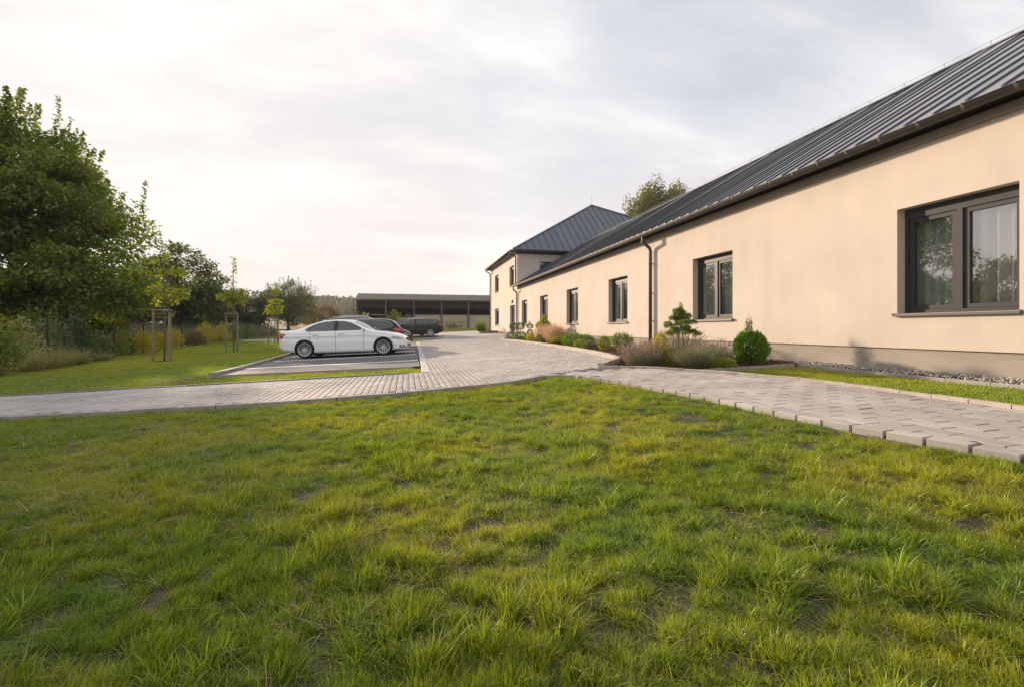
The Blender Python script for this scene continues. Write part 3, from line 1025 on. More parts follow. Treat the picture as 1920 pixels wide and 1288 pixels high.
def downpipe(parent, X, Y, ztop, zbot, xg, r=0.05):
    mb = MB()
    mb.tube([(xg, Y, ztop), (xg, Y, ztop - 0.15), (xg + 0.01, Y, ztop - 0.21), (X - 0.11, Y, ztop - 0.38), (X - 0.085, Y, ztop - 0.46), (X - 0.085, Y, zbot)], r, 12)
    mb.lathe([(r + 0.012, -0.02), (r + 0.014, 0.02)], 12, (xg, Y, ztop - 0.20))
    o = mb.build('downpipe', M['gutter'], parent, smooth=True, world=True)
    for z in (ztop - 0.85, ztop - 1.75, ztop - 2.6):
        if z > zbot + 0.2:
            b = MB()
            b.lathe([(r + 0.001, -0.02), (r + 0.012, -0.018), (r + 0.012, 0.018), (r + 0.001, 0.02)], 12, (X - 0.085, Y, z))
            b.box(X - 0.04, X + 0.01, Y - 0.012, Y + 0.012, z - 0.012, z + 0.012)
            b.build('pipe_bracket', M['gutter'], o, world=True)
    return o


def gutter_y(parent, x, y0, y1, z, r=0.075, joints=None):
    """half-round gutter along Y with its bead"""
    mb = MB()
    n_ = 12
    vs, fs = [], []
    for y in (y0, y1):
        for rr in (r, r - 0.006):
            for k in range(n_ + 1):
                t = PI + PI * k / n_
                vs.append((x + rr * math.cos(t), y, z + rr * math.sin(t)))
    m_ = n_ + 1
    for k in range(n_):
        fs.append((k, k + 1, 2 * m_ + k + 1, 2 * m_ + k))
        fs.append((m_ + k + 1, m_ + k, 3 * m_ + k, 3 * m_ + k + 1))
        fs.append((k + 1, k, m_ + k, m_ + k + 1)); fs.append((2 * m_ + k, 2 * m_ + k + 1, 3 * m_ + k + 1, 3 * m_ + k))
    mb.add(vs, fs)
    mb.tube([(x - r - 0.004, y0, z), (x - r - 0.004, y1, z)], 0.010, 8)
    o = mb.build('gutter', M['gutter'], parent, smooth=True, world=True)
    if joints:
        y = joints[0]
        q = MB()
        for k in range(n_):
            t0, t1 = PI + PI * k / n_, PI + PI * (k + 1) / n_
            rr = r + 0.005
            q.quad((x + rr * math.cos(t0), -0.022, z + rr * math.sin(t0)), (x + rr * math.cos(t0), 0.022, z + rr * math.sin(t0)),
                   (x + rr * math.cos(t1), 0.022, z + rr * math.sin(t1)), (x + rr * math.cos(t1), -0.022, z + rr * math.sin(t1)))
        q.box(x - r - 0.018, x - r + 0.004, -0.012, 0.012, z - 0.012, z + 0.014)
        me = q.mesh('gutter_joint', M['gutter'])
        while y < y1:
            j = link('gutter_joint', me, o, world=True)
            j.location.y += y
            y += joints[1]
    return o


def roof_panel_mesh(w, length, name='roof_panel', seam_w=0.04, seam_h=0.028):
    """flat pan in local x = along the eave, y = up the slope, with one standing seam on its left edge"""
    mb = MB()
    mb.box(0.0, w, 0, length, -0.02, 0.0, 0)
    a, b = -seam_w / 2, seam_w / 2
    mb.add([(a, 0.05, 0.0005), (b, 0.05, 0.0005), (b, length, 0.0005), (a, length, 0.0005),
            (a + 0.008, 0.07, seam_h), (b - 0.008, 0.07, seam_h), (b - 0.008, length, seam_h), (a + 0.008, length, seam_h)],
           [(4, 5, 6, 7), (0, 1, 5, 4), (1, 2, 6, 5), (2, 3, 7, 6), (3, 0, 4, 7)], 1)
    return mb.mesh(name, [M['roof'], M['seam']])


M['eave'] = pm('eave_board', (0.21, 0.175, 0.14), 0.6, var=0.1, vscale=2)


def build_long_house():
    h = thing('long_house', 'long single-storey cream rendered building with grey seamed metal roof, at right', 'building', (D, 0, 0))
    y0, y1, zt = -8.0, 31.45, 3.40
    wins = [(4.29, 5.77), (9.52, 11.08), (14.86, 16.42), (19.66, 21.2), (24.27, 25.8), (28.75, 30.2)]
    ops = [(a, b, 0.92, 2.52) for a, b in wins]
    mb = MB()
    wall_x(mb, D, y0, y1, 0.40, zt, ops)
    mb.quad((D, y1, 0.40), (D, y0, 0.40), (D + 0.05, y0, 0.40), (D + 0.05, y1, 0.40))
    # near end, back and gable closing the volume
    xb = 17.5
    rz, rx = 6.72, 12.2
    mb.add([(D, y0, 0.4), (xb, y0, 0.4), (xb, y0, zt), (rx, y0, rz - 0.12), (D, y0, zt)], [(0, 1, 2, 3, 4)])
    mb.quad((xb, y0, 0), (xb, y1, 0), (xb, y1, zt), (xb, y0, zt))
    mb.build('wall', M['stucco'], h, world=True)
    mb = MB()
    mb.box(D + 0.035, D + 0.25, y0 + 0.03, y1, -0.4, 0.398)
    mb.build('plinth', M['plinth'], h, world=True)
    mb = MB()
    mb.box(D + 0.9, xb - 0.1, y0 + 0.1, y1 - 0.1, zt - 0.1, zt - 0.04)
    mb.build('ceiling', M['room'], h, world=True)
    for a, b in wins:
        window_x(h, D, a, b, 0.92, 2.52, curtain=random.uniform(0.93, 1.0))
    # eaves: cornice board below, dark soffit, gutter
    mb = MB()
    mb.box(D - 0.09, D + 0.06, y0, y1, zt - 0.008, zt + 0.10)
    mb.build('eave_board', M['eave'], h, world=True)
    mb = MB()
    mb.box(7.05, D + 0.1, y0, y1, zt + 0.155, zt + 0.17)
    mb.build('soffit', M['seam'], h, world=True)
    gutter_y(h, 7.02, y0, y1 + 0.1, 3.575, 0.075, joints=(-7.4, 0.547))
    downpipe(h, D, 13.15, 3.53, 0.0, 7.02)
    downpipe(h, D, 31.25, 3.53, 0.2, 7.02)
    ex, ez = 7.0, 3.60
    L_ = math.hypot(rx - ex, rz - ez)
    pitch = math.atan2(rz - ez, rx - ex)
    w = 0.385
    me = roof_panel_mesh(w, L_)
    y = 4.27 - 31 * w
    from mathutils import Matrix
    Mx = Matrix(((0, math.cos(pitch), -math.sin(pitch)), (-1, 0, 0), (0, math.sin(pitch), math.cos(pitch))))
    # local x -> -Y, local y -> up the slope (+X,+Z), local z -> outward
    while y < y1 + 0.35:
        o = link('roof_panel', me, h)
        e_ = Mx.to_euler()
        o.rotation_euler = (e_.x + random.gauss(0, 0.0015), e_.y + random.gauss(0, 0.004), e_.z)
        o.location = (ex - D, y, ez)
        y += w
    mb = MB()
    mb.add([(rx, y0 - 0.2, rz), (18.1, y0 - 0.2, 3.3), (18.1, y1, 3.3), (rx, y1, rz)], [(0, 1, 2, 3)])
    mb.build('back_roof', M['roof'], h, world=True)
    mb = MB()
    mb.add([(rx - 0.16, y0 - 0.2, rz - 0.055), (rx, y0 - 0.2, rz + 0.055), (rx + 0.16, y0 - 0.2, rz - 0.055),
            (rx - 0.16, y1 + 0.2, rz - 0.055), (rx, y1 + 0.2, rz + 0.055), (rx + 0.16, y1 + 0.2, rz - 0.055)], [(0, 1, 4, 3), (1, 2, 5, 4)])
    mb.build('ridge_cap', M['roof'], h, world=True)
    mb = MB()
    mb.tube([(rx, y0, rz + 0.13), (rx, y1, rz + 0.13)], 0.005, 5)
    y = y0 + 0.3
    while y < y1:
        mb.tube([(rx, y, rz + 0.03), (rx, y, rz + 0.15)], 0.006, 5)
        y += 0.9
    mb.build('lightning_wire', M['wire'], h, world=True)
    mb = MB()
    mb.tube([(rx, 28.6, rz), (rx, 28.6, rz + 1.0)], 0.011, 5)
    mb.build('lightning_rod', M['wire'], h, world=True)
    mb = MB()
    mb.tube([(rx - 0.1, 22.6, rz), (ex + 0.1, 22.6, ez + 0.13)], 0.010, 5)
    mb.build('down_conductor', M['wire'], h, world=True)
    return h


build_long_house()


def tri_roof(parent, A, B, C, w, out, seam_h=0.035):
    """triangular roof face with eave A-B and apex C, cut into standing-seam strips, each its own part"""
    A, B, C = Vector(A), Vector(B), Vector(C)
    u = (B - A).normalized(); Lu = (B - A).length
    nrm = u.cross(C - A).normalized()
    if nrm.dot(Vector(out)) < 0: nrm = -nrm
    v = nrm.cross(u)
    if v.z < 0: v = -v
    cu, cv = (C - A).dot(u), (C - A).dot(v)
    hgt = lambda s: cv * s / cu if s < cu else cv * (Lu - s) / (Lu - cu)
    s = 0.0
    P = lambda a, b, c=0: A + u * a + v * b + nrm * c
    while s < Lu - 1e-3:
        e = min(s + w, Lu)
        pts = [(s, 0), (e, 0), (e, max(0, hgt(e)))]
        if s < cu < e: pts.append((cu, cv))
        pts.append((s, max(0, hgt(s))))
        mb = MB()
        mb.add([P(a, b) for a, b in pts], [tuple(range(len(pts)))], 0)
        hh = max(0, hgt(s))
        if hh > 0.3:
            sw = 0.022
            vs = []
            for b0 in (0.05, hh):
                vs += [P(s - sw, b0, 0.0), P(s + sw, b0, 0.0), P(s + sw * 0.6, b0, seam_h), P(s - sw * 0.6, b0, seam_h)]
            mb.add(vs, [(0, 1, 5, 4), (1, 2, 6, 5), (2, 3, 7, 6), (3, 0, 4, 7), (3, 2, 1, 0)], 1)
        mb.build('roof_panel', [M['roof2'], M['seam2']], parent, world=True)
        s += w


M['roof2'] = pm('roof_metal_blue', (0.10, 0.118, 0.145), 0.5, var=0.06, vscale=1.2, spec=0.5, objvar=0.05)
M['seam2'] = pm('roof_seam_blue', (0.055, 0.065, 0.08), 0.5, spec=0.4)


def build_two_storey():
    h = thing('two_storey_house', 'cream two-storey block with pointed blue-grey hipped roof at the far end', 'building', (D, 31.5, 0))
    y0, y1, x1, zt = 31.5, 42.1, 26.6, 5.95
    ops = [(38.3, 40.0, 3.76, 5.2), (32.5, 34.05, 3.76, 5.2), (38.15, 40.0, 0.98, 2.36), (32.15, 33.85, 0.25, 2.36)]
    mb = MB()
    wall_x(mb, D, y0, y1, 0.0, zt, ops)
    # south wall with its window opening
    xa, xb, za, zb = 8.96, 11.1, 4.42, 5.34
    for a, b in ((D, xa), (xb, x1)):
        mb.quad((a, y0, 0), (b, y0, 0), (b, y0, zt), (a, y0, zt))
    mb.quad((xa, y0, 0), (xb, y0, 0), (xb, y0, za), (xa, y0, za))
    mb.quad((xa, y0, zb), (xb, y0, zb), (xb, y0, zt), (xa, y0, zt))
    e = y0 + 0.25
    mb.quad((xa, y0, za), (xa, y0, zb), (xa, e, zb), (xa, e, za)); mb.quad((xb, y0, zb), (xb, y0, za), (xb, e, za), (xb, e, zb))
    mb.quad((xa, y0, za), (xb, y0, za), (xb, e, za), (xa, e, za)); mb.quad((xb, y0, zb), (xa, y0, zb), (xa, e, zb), (xb, e, zb))
    mb.quad((D, y1, 0), (x1, y1, 0), (x1, y1, zt), (D, y1, zt))
    mb.quad((x1, y0, 0), (x1, y1, 0), (x1, y1, zt), (x1, y0, zt))
    mb.build('wall', M['stucco'], h, world=True)
    for k, (a, b, c, d) in enumerate(ops):
        if k < 3: window_x(h, D, a, b, c, d, curtain=0.8, leaves=1, head=0.05)
    # glazed door
    mb = MB()
    a, b, c, d = ops[3]
    mb.box(D + 0.15, D + 0.21, a, b, c, c + 0.12); mb.box(D + 0.15, D + 0.21, a, b, d - 0.1, d)
    for q in (a, (a + b) / 2 - 0.05, b - 0.1): mb.box(D + 0.15, D + 0.21, q, q + 0.1, c + 0.12, d - 0.1)
    o = mb.build('door', M['frame'], h, world=True)
    mb = MB()
    mb.box(D + 0.175, D + 0.182, a + 0.1, (a + b) / 2 - 0.05, c + 0.12, d - 0.1); mb.box(D + 0.175, D + 0.182, (a + b) / 2 + 0.05, b - 0.1, c + 0.12, d - 0.1)
    mb.build('pane', M['pane'], o, world=True)
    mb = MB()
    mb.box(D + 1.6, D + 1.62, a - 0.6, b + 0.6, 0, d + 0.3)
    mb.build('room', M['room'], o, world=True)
    mb = MB()
    f = 0.06
    mb.box(xa, xb, y0 + 0.12, y0 + 0.18, za, za + f); mb.box(xa, xb, y0 + 0.12, y0 + 0.18, zb - f, zb)
    for q in (xa, (xa + xb) / 2 - f / 2, xb - f): mb.box(q, q + f, y0 + 0.12, y0 + 0.18, za + f, zb - f)
    w = mb.build('window', M['frame'], h, world=True)
    for p, q in ((xa + f, (xa + xb) / 2 - f / 2), ((xa + xb) / 2 + f / 2, xb - f)):
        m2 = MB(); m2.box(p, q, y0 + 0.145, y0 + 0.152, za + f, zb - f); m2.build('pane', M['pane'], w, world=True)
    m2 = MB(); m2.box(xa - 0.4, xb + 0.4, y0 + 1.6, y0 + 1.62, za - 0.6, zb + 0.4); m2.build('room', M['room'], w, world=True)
    # roof
    ov = 0.38
    AP = (15.0, 36.9, 10.95)
    zE = zt + 0.12
    c00, c10, c11, c01 = (D - ov, y0 - ov, zE), (x1 + ov, y0 - ov, zE), (x1 + ov, y1 + ov, zE), (D - ov, y1 + ov, zE)
    tri_roof(h, c00, c10, AP, 0.53, (0, -1, 0.3))
    tri_roof(h, c01, c00, AP, 0.53, (-1, 0, 0.3))
    mb = MB(); mb.add([c10, c11, c01, AP], [(0, 1, 3), (1, 2, 3)]); mb.build('back_roof', M['roof2'], h, world=True)
    mb = MB()
    for c in (c00, c10): mb.tube([Vector(c) + Vector((0, 0, 0.02)), Vector(AP) + Vector((0, 0, 0.03))], 0.07, 6)
    mb.build('hip_cap', M['roof2'], h, world=True)
    mb = MB()
    mb.box(D - ov + 0.02, x1 + ov - 0.02, y0 - ov + 0.02, y1 + ov - 0.02, zt, zt + 0.02)
    mb.box(D - 0.06, x1, y0 - 0.06, y0 - 0.002, zt - 0.12, zt - 0.002)
    mb.build('soffit', M['seam'], h, world=True)
    gutter_y(h, D - ov - 0.06, y0 - ov, y1 + ov, zE - 0.01, 0.075)
    mb = MB()
    mb.tube([(D - ov - 0.05, y0 - ov - 0.06, zE - 0.05), (x1, y0 - ov - 0.06, zE - 0.05)], 0.075, 10)
    mb.build('gutter', M['seam'], h, smooth=True, world=True)
    downpipe(h, D, y1 - 0.15, zE - 0.04, 0.3, D - ov - 0.06)
    downpipe(h, D, y0 + 0.12, zE - 0.04, 3.7, D - ov - 0.06)
    mb = MB()
    mb.tube([AP, (AP[0], AP[1], AP[2] + 1.0)], [0.011, 0.006], 5)
    mb.build('lightning_rod', M['wire'], h, world=True)
    mb = MB()
    a = Vector(AP) + Vector((0.12, -0.15, 0.0)); b = Vector((19.3, y0 - ov, zE + 0.06))
    mb.tube([a, a + (b - a) * 0.98], 0.014, 5)
    mb.build('lightning_wire', M['wire'], h, world=True)
    mb = MB()
    mb.box(D - 0.09, D - 0.002, 32.9, 33.08, 2.58, 2.74); mb.lathe([(0.001, -0.07), (0.06, -0.06), (0.06, 0.0)], 10, (D - 0.05, 32.99, 2.58))
    mb.build('wall_lamp', M['black_metal'], h, world=True)
    return h


build_two_storey()

M['moss_roof'] = pm('mossy_sheet', (0.115, 0.125, 0.085), 0.85, col2=(0.19, 0.175, 0.145), vscale=1.4, bump=0.3, bscale=20, spec=0.2)
M['shed_dark'] = pm('shed_boards_and_shade', (0.022, 0.021, 0.022), 0.9, var=0.3, vscale=2)
M['shed_panel'] = pm('shed_panel', (0.46, 0.42, 0.28), 0.85, var=0.08, vscale=0.8, bump=0.2, bscale=30)
M['shed_post'] = pm('shed_post', (0.13, 0.105, 0.08), 0.8, var=0.2, vscale=4)


def build_barn():
    y = 62.0
    xs = [-6.3 + 3.53 * k for k in range(8)]
    b0 = gz(0, y)
    h = thing('open_barn', 'long open-fronted barn with mossy low roof and pale half-height panels', 'barn', (xs[0], y, b0))
    ze, zr = b0 + 3.98, b0 + 5.0
    x0, x1 = xs[0] - 0.25, xs[-1] + 0.25
    mb = MB()
    n_ = 150
    vs, fs = [], []
    for i in range(n_ + 1):
        x = x0 + (x1 - x0) * i / n_
        dz = 0.025 * math.sin(i * PI)
        z = 0.03 * (i % 2)
        vs += [(x, y - 0.35, ze + z), (x, y + 4.0, zr + z), (x, y + 8.4, ze + z)]
    for i in range(n_):
        a = 3 * i
        fs += [(a, a + 3, a + 4, a + 1), (a + 1, a + 4, a + 5, a + 2)]
    mb.add(vs, fs)
    mb.build('roof', M['moss_roof'], h, world=True)
    mb = MB(); mb.box(x0, x1, y - 0.3, y - 0.22, ze - 0.16, ze - 0.03); mb.build('eave_beam', M['shed_post'], h, world=True)
    mb = MB(); mb.box(x0, x1, y + 7.9, y + 8.0, b0 - 0.2, ze); mb.box(x1 - 0.1, x1 - 0.02, y + 0.2, y + 7.9, b0 - .2, ze)
    mb.box(xs[0], xs[-1], y + 0.05, y + 0.1, ze - 1.1, ze - 0.17)  # near-black strip behind the front posts stands for the shaded interior
    mb.build('back_wall_and_shade_strip', M['shed_dark'], h, world=True)
    mb = MB(); mb.box(xs[0] - 0.02, xs[0] + 0.06, y + 0.3, y + 8.0, b0 - 0.2, ze - 0.05); mb.build('end_wall', M['shed_panel'], h, world=True)
    for k, x in enumerate(xs):
        mb = MB(); mb.box(x - 0.09, x + 0.09, y - 0.2, y - 0.02, b0 - 0.3, ze - 0.12); mb.build('post', M['shed_post'], h, world=True)
    mb = MB(); mb.box(xs[0] - 0.4, xs[0] - 0.3, y - 0.3, y - 0.2, b0 - 0.3, ze - 0.05); mb.build('drain_pipe', M['shed_post'], h, world=True)
    for k in range(2, 7):
        mb = MB(); mb.box(xs[k] + 0.1, xs[k + 1] - 0.1, y + 0.15, y + 0.27, b0 - 0.2, b0 + 2.05); mb.build('wall_panel', M['shed_panel'], h, world=True)
        mb = MB(); mb.box(xs[k] + 0.1, xs[k + 1] - 0.1, y + 0.12, y + 0.30, b0 + 2.05, b0 + 2.13); mb.build('panel_cap', M['shed_post'], h, world=True)
    mb = MB(); mb.box(xs[0] + 1.6, xs[1] - 0.1, y + 1.2, y + 1.35, b0 + 2.0, b0 + 2.15); mb.build('cross_beam', M['kerb'], h, world=True)
    # stacked frames in front of a pale panel
    t = thing('timber_rack', 'weathered timber rack standing before a pale panel of the barn', 'rack', (4.9, 61.0, gz(4.9, 61.0)))
    for x in (0, 0.9, 1.8, 2.7):
        mb = MB(); mb.box(x - 0.04, x + 0.04, -0.04, 0.04, 0, 0.95 + 0.06 * math.sin(x * 9)); mb.build('post', M['shed_post'], t)
    for z in (0.35, 0.9):
        mb = MB(); mb.box(-0.1, 2.2, -0.03, 0.03, z, z + 0.08); mb.build('rail', M['shed_post'], t)
    mb = MB(); mb.box(0.1, 1.7, 0.05, 0.6, 0.05, 0.32); mb.box(0.3, 1.3, 0.1, 0.5, 0.34, 0.7); mb.build('timber_stack', M['stake'], t)
    for k in range(7):
        x = 4.1 + k * 0.75 + random.uniform(-0.2, 0.2)
        mb = MB()
        r_ = random.uniform(0.16, 0.30)
        mb.add([(a * r_ * random.uniform(0.8, 1.3), b * r_ * random.uniform(0.8, 1.2), c * r_ * 0.7) for a, b, c in ico_v], ico_f)
        o = mb.build('stone', M['kerb'])
        o.location = (x, 59.9 + random.uniform(-0.3, 0.3), gz(x, 60) + 0.08)
        tag(o, ['first', 'second', 'third', 'fourth', 'fifth', 'sixth', 'last'][k] + ' pale rough boulder from the left in the row before the barn', 'stone', 'boulders before the barn')
    return h


build_barn()


# ------------------------------------------------------------------ foliage builders
BK = 0.925          # flower-bed plants were surveyed on the plane of the drive, this brings them to the raised soil


def unit(a):
    return a / np.maximum(np.linalg.norm(a, axis=-1, keepdims=True), 1e-9)


def leaf_arrays(P, A, Nn, l, w, fold=0.25):
    """diamond leaves folded on the midrib: base P, axis A, normal Nn, length l, width w (arrays)"""
    A = unit(A); B = unit(np.cross(Nn, A)); Nn = np.cross(A, B)
    l = l[:, None]; w = w[:, None]
    mid = P + A * l * 0.42
    v0 = P
    v1 = mid + B * w * 0.5 + Nn * w * fold
    v2 = P + A * l
    v3 = mid - B * w * 0.5 + Nn * w * fold
    V = np.stack([v0, v1, v2, v3], 1).reshape(-1, 3)
    n_ = len(P)
    base = (np.arange(n_) * 4)[:, None]
    F = np.concatenate([base + np.array([[0, 1, 2]]), base + np.array([[0, 2, 3]])])
    return V, F


def join_arrays(parts):
    Vs, Fs, As, o = [], [], [], 0
    for V, F, a in parts:
        Vs.append(V); Fs.append(F + o); As.append(a); o += len(V)
    return np.concatenate(Vs), np.concatenate(Fs), np.concatenate(As)


def crown_from_clusters(C, rad, per, lsize, r_, flat=0.6, droop=0.2, aspect=0.75):
    n_ = len(C) * per
    cc = np.repeat(C, per, 0); rr = np.repeat(rad, per)[:, None]
    d = unit(r_.normal(0, 1, (n_, 3))) * (r_.random((n_, 1)) ** 0.45)
    d[:, 2] *= flat
    P = cc + d * rr
    A = unit(d + r_.normal(0, 0.6, (n_, 3)) + np.array([0, 0, -droop]))
    Nn = unit(r_.normal(0, 0.55, (n_, 3)) + np.array([0, 0, 0.9]) + d * 0.5)
    l = lsize * r_.uniform(0.6, 1.3, n_)
    V, F = leaf_arrays(P, A, Nn, l, l * aspect)
    cv = np.repeat(r_.random(len(C)), per)
    var = np.clip(0.35 * r_.random(n_) + 0.65 * cv, 0, 1)
    return V, F, np.repeat(var, 4)


def tree(name, label, loc, hgt, trunk_r, ells, ncl, cl_r, per, lsize, leaf, bark, seed, group=None, flat=0.6, droop=0.2, shoots=None, fork=0.3, inner=0.35, cat='tree', aspect=0.75):
    """trunk and limbs in one mesh, leaves in another; ells = crown ellipsoids (x,y,z,rx,ry,rz) above the base"""
    r_ = np.random.default_rng(seed)
    t = thing(name, label, cat, (loc[0], loc[1], gz(loc[0], loc[1]) - 0.03), group=group)
    E_ = np.array(ells, float)
    vol = E_[:, 3] * E_[:, 4] * E_[:, 5]
    pick = r_.choice(len(E_), ncl, p=vol / vol.sum())
    d = unit(r_.normal(0, 1, (ncl, 3)))
    rad = inner + (1 - inner) * r_.random(ncl) ** 0.5
    rad *= r_.uniform(0.86, 1.08, ncl)
    C = E_[pick, :3] + d * rad[:, None] * E_[pick, 3:]
    C[:, 2] = np.maximum(C[:, 2], 0.35)
    mb = MB()
    k_ = 7
    wob = r_.normal(0, 0.035 * hgt, (k_, 2)) * np.linspace(0, 1, k_)[:, None] * 0.5
    zs = np.linspace(0, hgt, k_)
    tp = [Vector((wob[i, 0], wob[i, 1], zs[i])) for i in range(k_)]
    rs = [trunk_r * (1.35 if i == 0 else 1 - 0.85 * i / (k_ - 1)) for i in range(k_)]
    mb.tube(tp, rs, 10)

    def on_trunk(z):
        u = min(max(z / hgt, 0), 0.999) * (k_ - 1)
        i = int(u)
        return tp[i].lerp(tp[i + 1], u - i), rs[i] + (rs[i + 1] - rs[i]) * (u - i)
    for c in C:
        c = Vector(c)
        hd = math.hypot(c.x, c.y)
        z0 = min(max(c.z - hd * r_.uniform(0.35, 0.9), hgt * fork), hgt * 0.97)
        p0, r0 = on_trunk(z0)
        if c.z < z0: p0, r0 = on_trunk(max(hgt * fork * 0.8, c.z * 0.9))
        m1 = p0.lerp(c, 0.4) + Vector(r_.normal(0, 0.06, 3)) * (c - p0).length + Vector((0, 0, 0.05 * hd))
        m2 = p0.lerp(c, 0.75) + Vector(r_.normal(0, 0.05, 3)) * (c - p0).length + Vector((0, 0, 0.05 * hd))
        rb = min(r0 * 0.45, 0.010 + 0.011 * (c - p0).length)
        mb.tube([p0, m1, m2, c], [rb, rb * 0.6, rb * 0.36, rb * 0.15], 5, cap=False)
    mb.build('trunk', bark, t, smooth=True)
    parts = [crown_from_clusters(C, cl_r * r_.uniform(0.65, 1.3, ncl), per, lsize, r_, flat, droop, aspect)]
    if shoots:
        ns, ln, lp = shoots
        top = C[np.argsort(-(C[:, 2] + r_.normal(0, 0.12 * hgt, ncl)))][:ns]
        out = []
        for c in top:
            L_ = ln * r_.uniform(0.5, 1.2)
            tt = r_.random(lp) ** 0.8
            lean = r_.normal(0, 0.12, 2) + c[:2] / (np.abs(c[:2]).max() + 1e-6) * 0.06
            ax = np.stack([c[0] + lean[0] * L_ * tt, c[1] + lean[1] * L_ * tt, c[2] + L_ * tt], -1)
            sp = (0.32 * (1 - tt) + 0.05)[:, None] * ln * 0.32
            P = ax + r_.normal(0, 0.5, (lp, 3)) * sp
            dd = unit(r_.normal(0, 1, (lp, 3)) + np.array([0, 0, -0.5]))
            l = lsize * r_.uniform(0.6, 1.15, lp)
            V, F = leaf_arrays(P, dd, r_.normal(0, 0.5, (lp, 3)) + np.array([0, 0, 0.8]), l, l * aspect)
            out.append((V, F, np.repeat(np.clip(0.5 + 0.3 * r_.normal(0, 1, lp), 0, 1), 4)))
        parts += out
    V, F, a = join_arrays(parts)
    link('crown', fast_mesh('crown', V, F, leaf, a), t)
    return t


def blades(n_, rbase, spread, h0, h1, wid, r_, curve=0.5, segs=3, power=0.5):
    a = r_.random(n_) * 2 * PI
    q = r_.random(n_) ** power
    bx, by = np.cos(a) * q * rbase, np.sin(a) * q * rbase
    out = q * (spread - rbase) * r_.uniform(0.6, 1.15, n_)
    a2 = a + r_.normal(0, 0.35, n_)
    h = r_.uniform(h0, h1, n_) * np.sqrt(np.clip(1 - (0.75 * q) ** 2, 0.1, 1))
    wa = r_.random(n_) * PI
    V, F = [], []
    w = wid * r_.uniform(0.7, 1.3, n_)
    tips = None
    for k in range(segs + 1):
        t = k / segs
        o_ = out * ((1 - curve) * t + curve * t * t)
        x, y = bx + np.cos(a2) * o_, by + np.sin(a2) * o_
        z = h * (t if curve < 0.9 else t * (1.25 - 0.25 * t))
        ww = w * (1 - 0.85 * t) / 2
        V += [np.stack([x - np.cos(wa) * ww, y - np.sin(wa) * ww, z], -1), np.stack([x + np.cos(wa) * ww, y + np.sin(wa) * ww, z], -1)]
        if k == segs: tips = np.stack([x, y, z], -1); dirs = np.stack([np.cos(a2) * out, np.sin(a2) * out, h], -1)
    V = np.stack(V, 1)
    m_ = V.shape[1]
    base = (np.arange(n_) * m_)[:, None]
    F = np.concatenate([base + np.array([[2 * k, 2 * k + 1, 2 * k + 3, 2 * k + 2]]) for k in range(segs)])
    return V.reshape(-1, 3), F, np.repeat(r_.random(n_), m_), tips, unit(dirs)


def grass_clump(name, label, loc, rb, spread, h0, h1, n_, wid, mat, seed, tips=None, curve=0.5, group=None, cat='plant', tipn=5, tipl=0.03, tipspan=0.12, power=0.5, part='foliage'):
    r_ = np.random.default_rng(seed)
    if len(loc) > 2 and loc[2] < 0.1: loc = (loc[0] * BK, loc[1] * BK, loc[2])
    t = thing(name, label, cat, (loc[0], loc[1], gz(loc[0], loc[1]) + loc[2] if len(loc) > 2 else gz(loc[0], loc[1])), group=group)
    V, F, a, tp, dr = blades(n_, rb, spread, h0, h1, wid, r_, curve, power=power)
    link(part, fast_mesh(part, V, F, mat, a), t)
    if tips:
        tm, frac = tips
        k = r_.random(len(tp)) < frac
        tp, dr = tp[k], dr[k]
        P = np.repeat(tp, tipn, 0) - np.repeat(dr, tipn, 0) * (r_.random((len(tp) * tipn, 1)) * tipspan)
        A = np.repeat(dr, tipn, 0) + r_.normal(0, 0.45, P.shape)
        l = tipl * r_.uniform(0.6, 1.2, len(P))
        V, F = leaf_arrays(P, A, r_.normal(0, 1, P.shape), l, l * 0.6)
        link('flowers', fast_mesh('flowers', V, F, tm, np.repeat(r_.random(len(P)), 4)), t)
    return t


def ball_arrays(c, rx, ry, rz, n_, l, r_, up=0.8, asp=0.5, shell=0.75, rough=0.06, zmin=-0.9):
    d = unit(r_.normal(0, 1, (int(n_ * 1.25), 3)))
    d = d[d[:, 2] > zmin][:n_]
    n_ = len(d)
    u = np.arctan2(d[:, 1], d[:, 0])
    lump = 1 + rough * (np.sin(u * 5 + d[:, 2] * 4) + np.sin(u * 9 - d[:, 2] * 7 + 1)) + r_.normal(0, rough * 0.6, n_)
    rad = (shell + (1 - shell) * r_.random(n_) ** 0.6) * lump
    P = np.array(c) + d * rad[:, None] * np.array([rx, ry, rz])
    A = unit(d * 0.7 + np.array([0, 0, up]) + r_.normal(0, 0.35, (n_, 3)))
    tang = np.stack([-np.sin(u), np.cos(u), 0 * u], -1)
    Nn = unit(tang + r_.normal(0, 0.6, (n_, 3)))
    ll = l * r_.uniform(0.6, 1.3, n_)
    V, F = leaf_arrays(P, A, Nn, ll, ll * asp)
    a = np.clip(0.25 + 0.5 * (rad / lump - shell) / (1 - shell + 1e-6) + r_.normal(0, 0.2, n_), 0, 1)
    return V, F, np.repeat(a, 4)


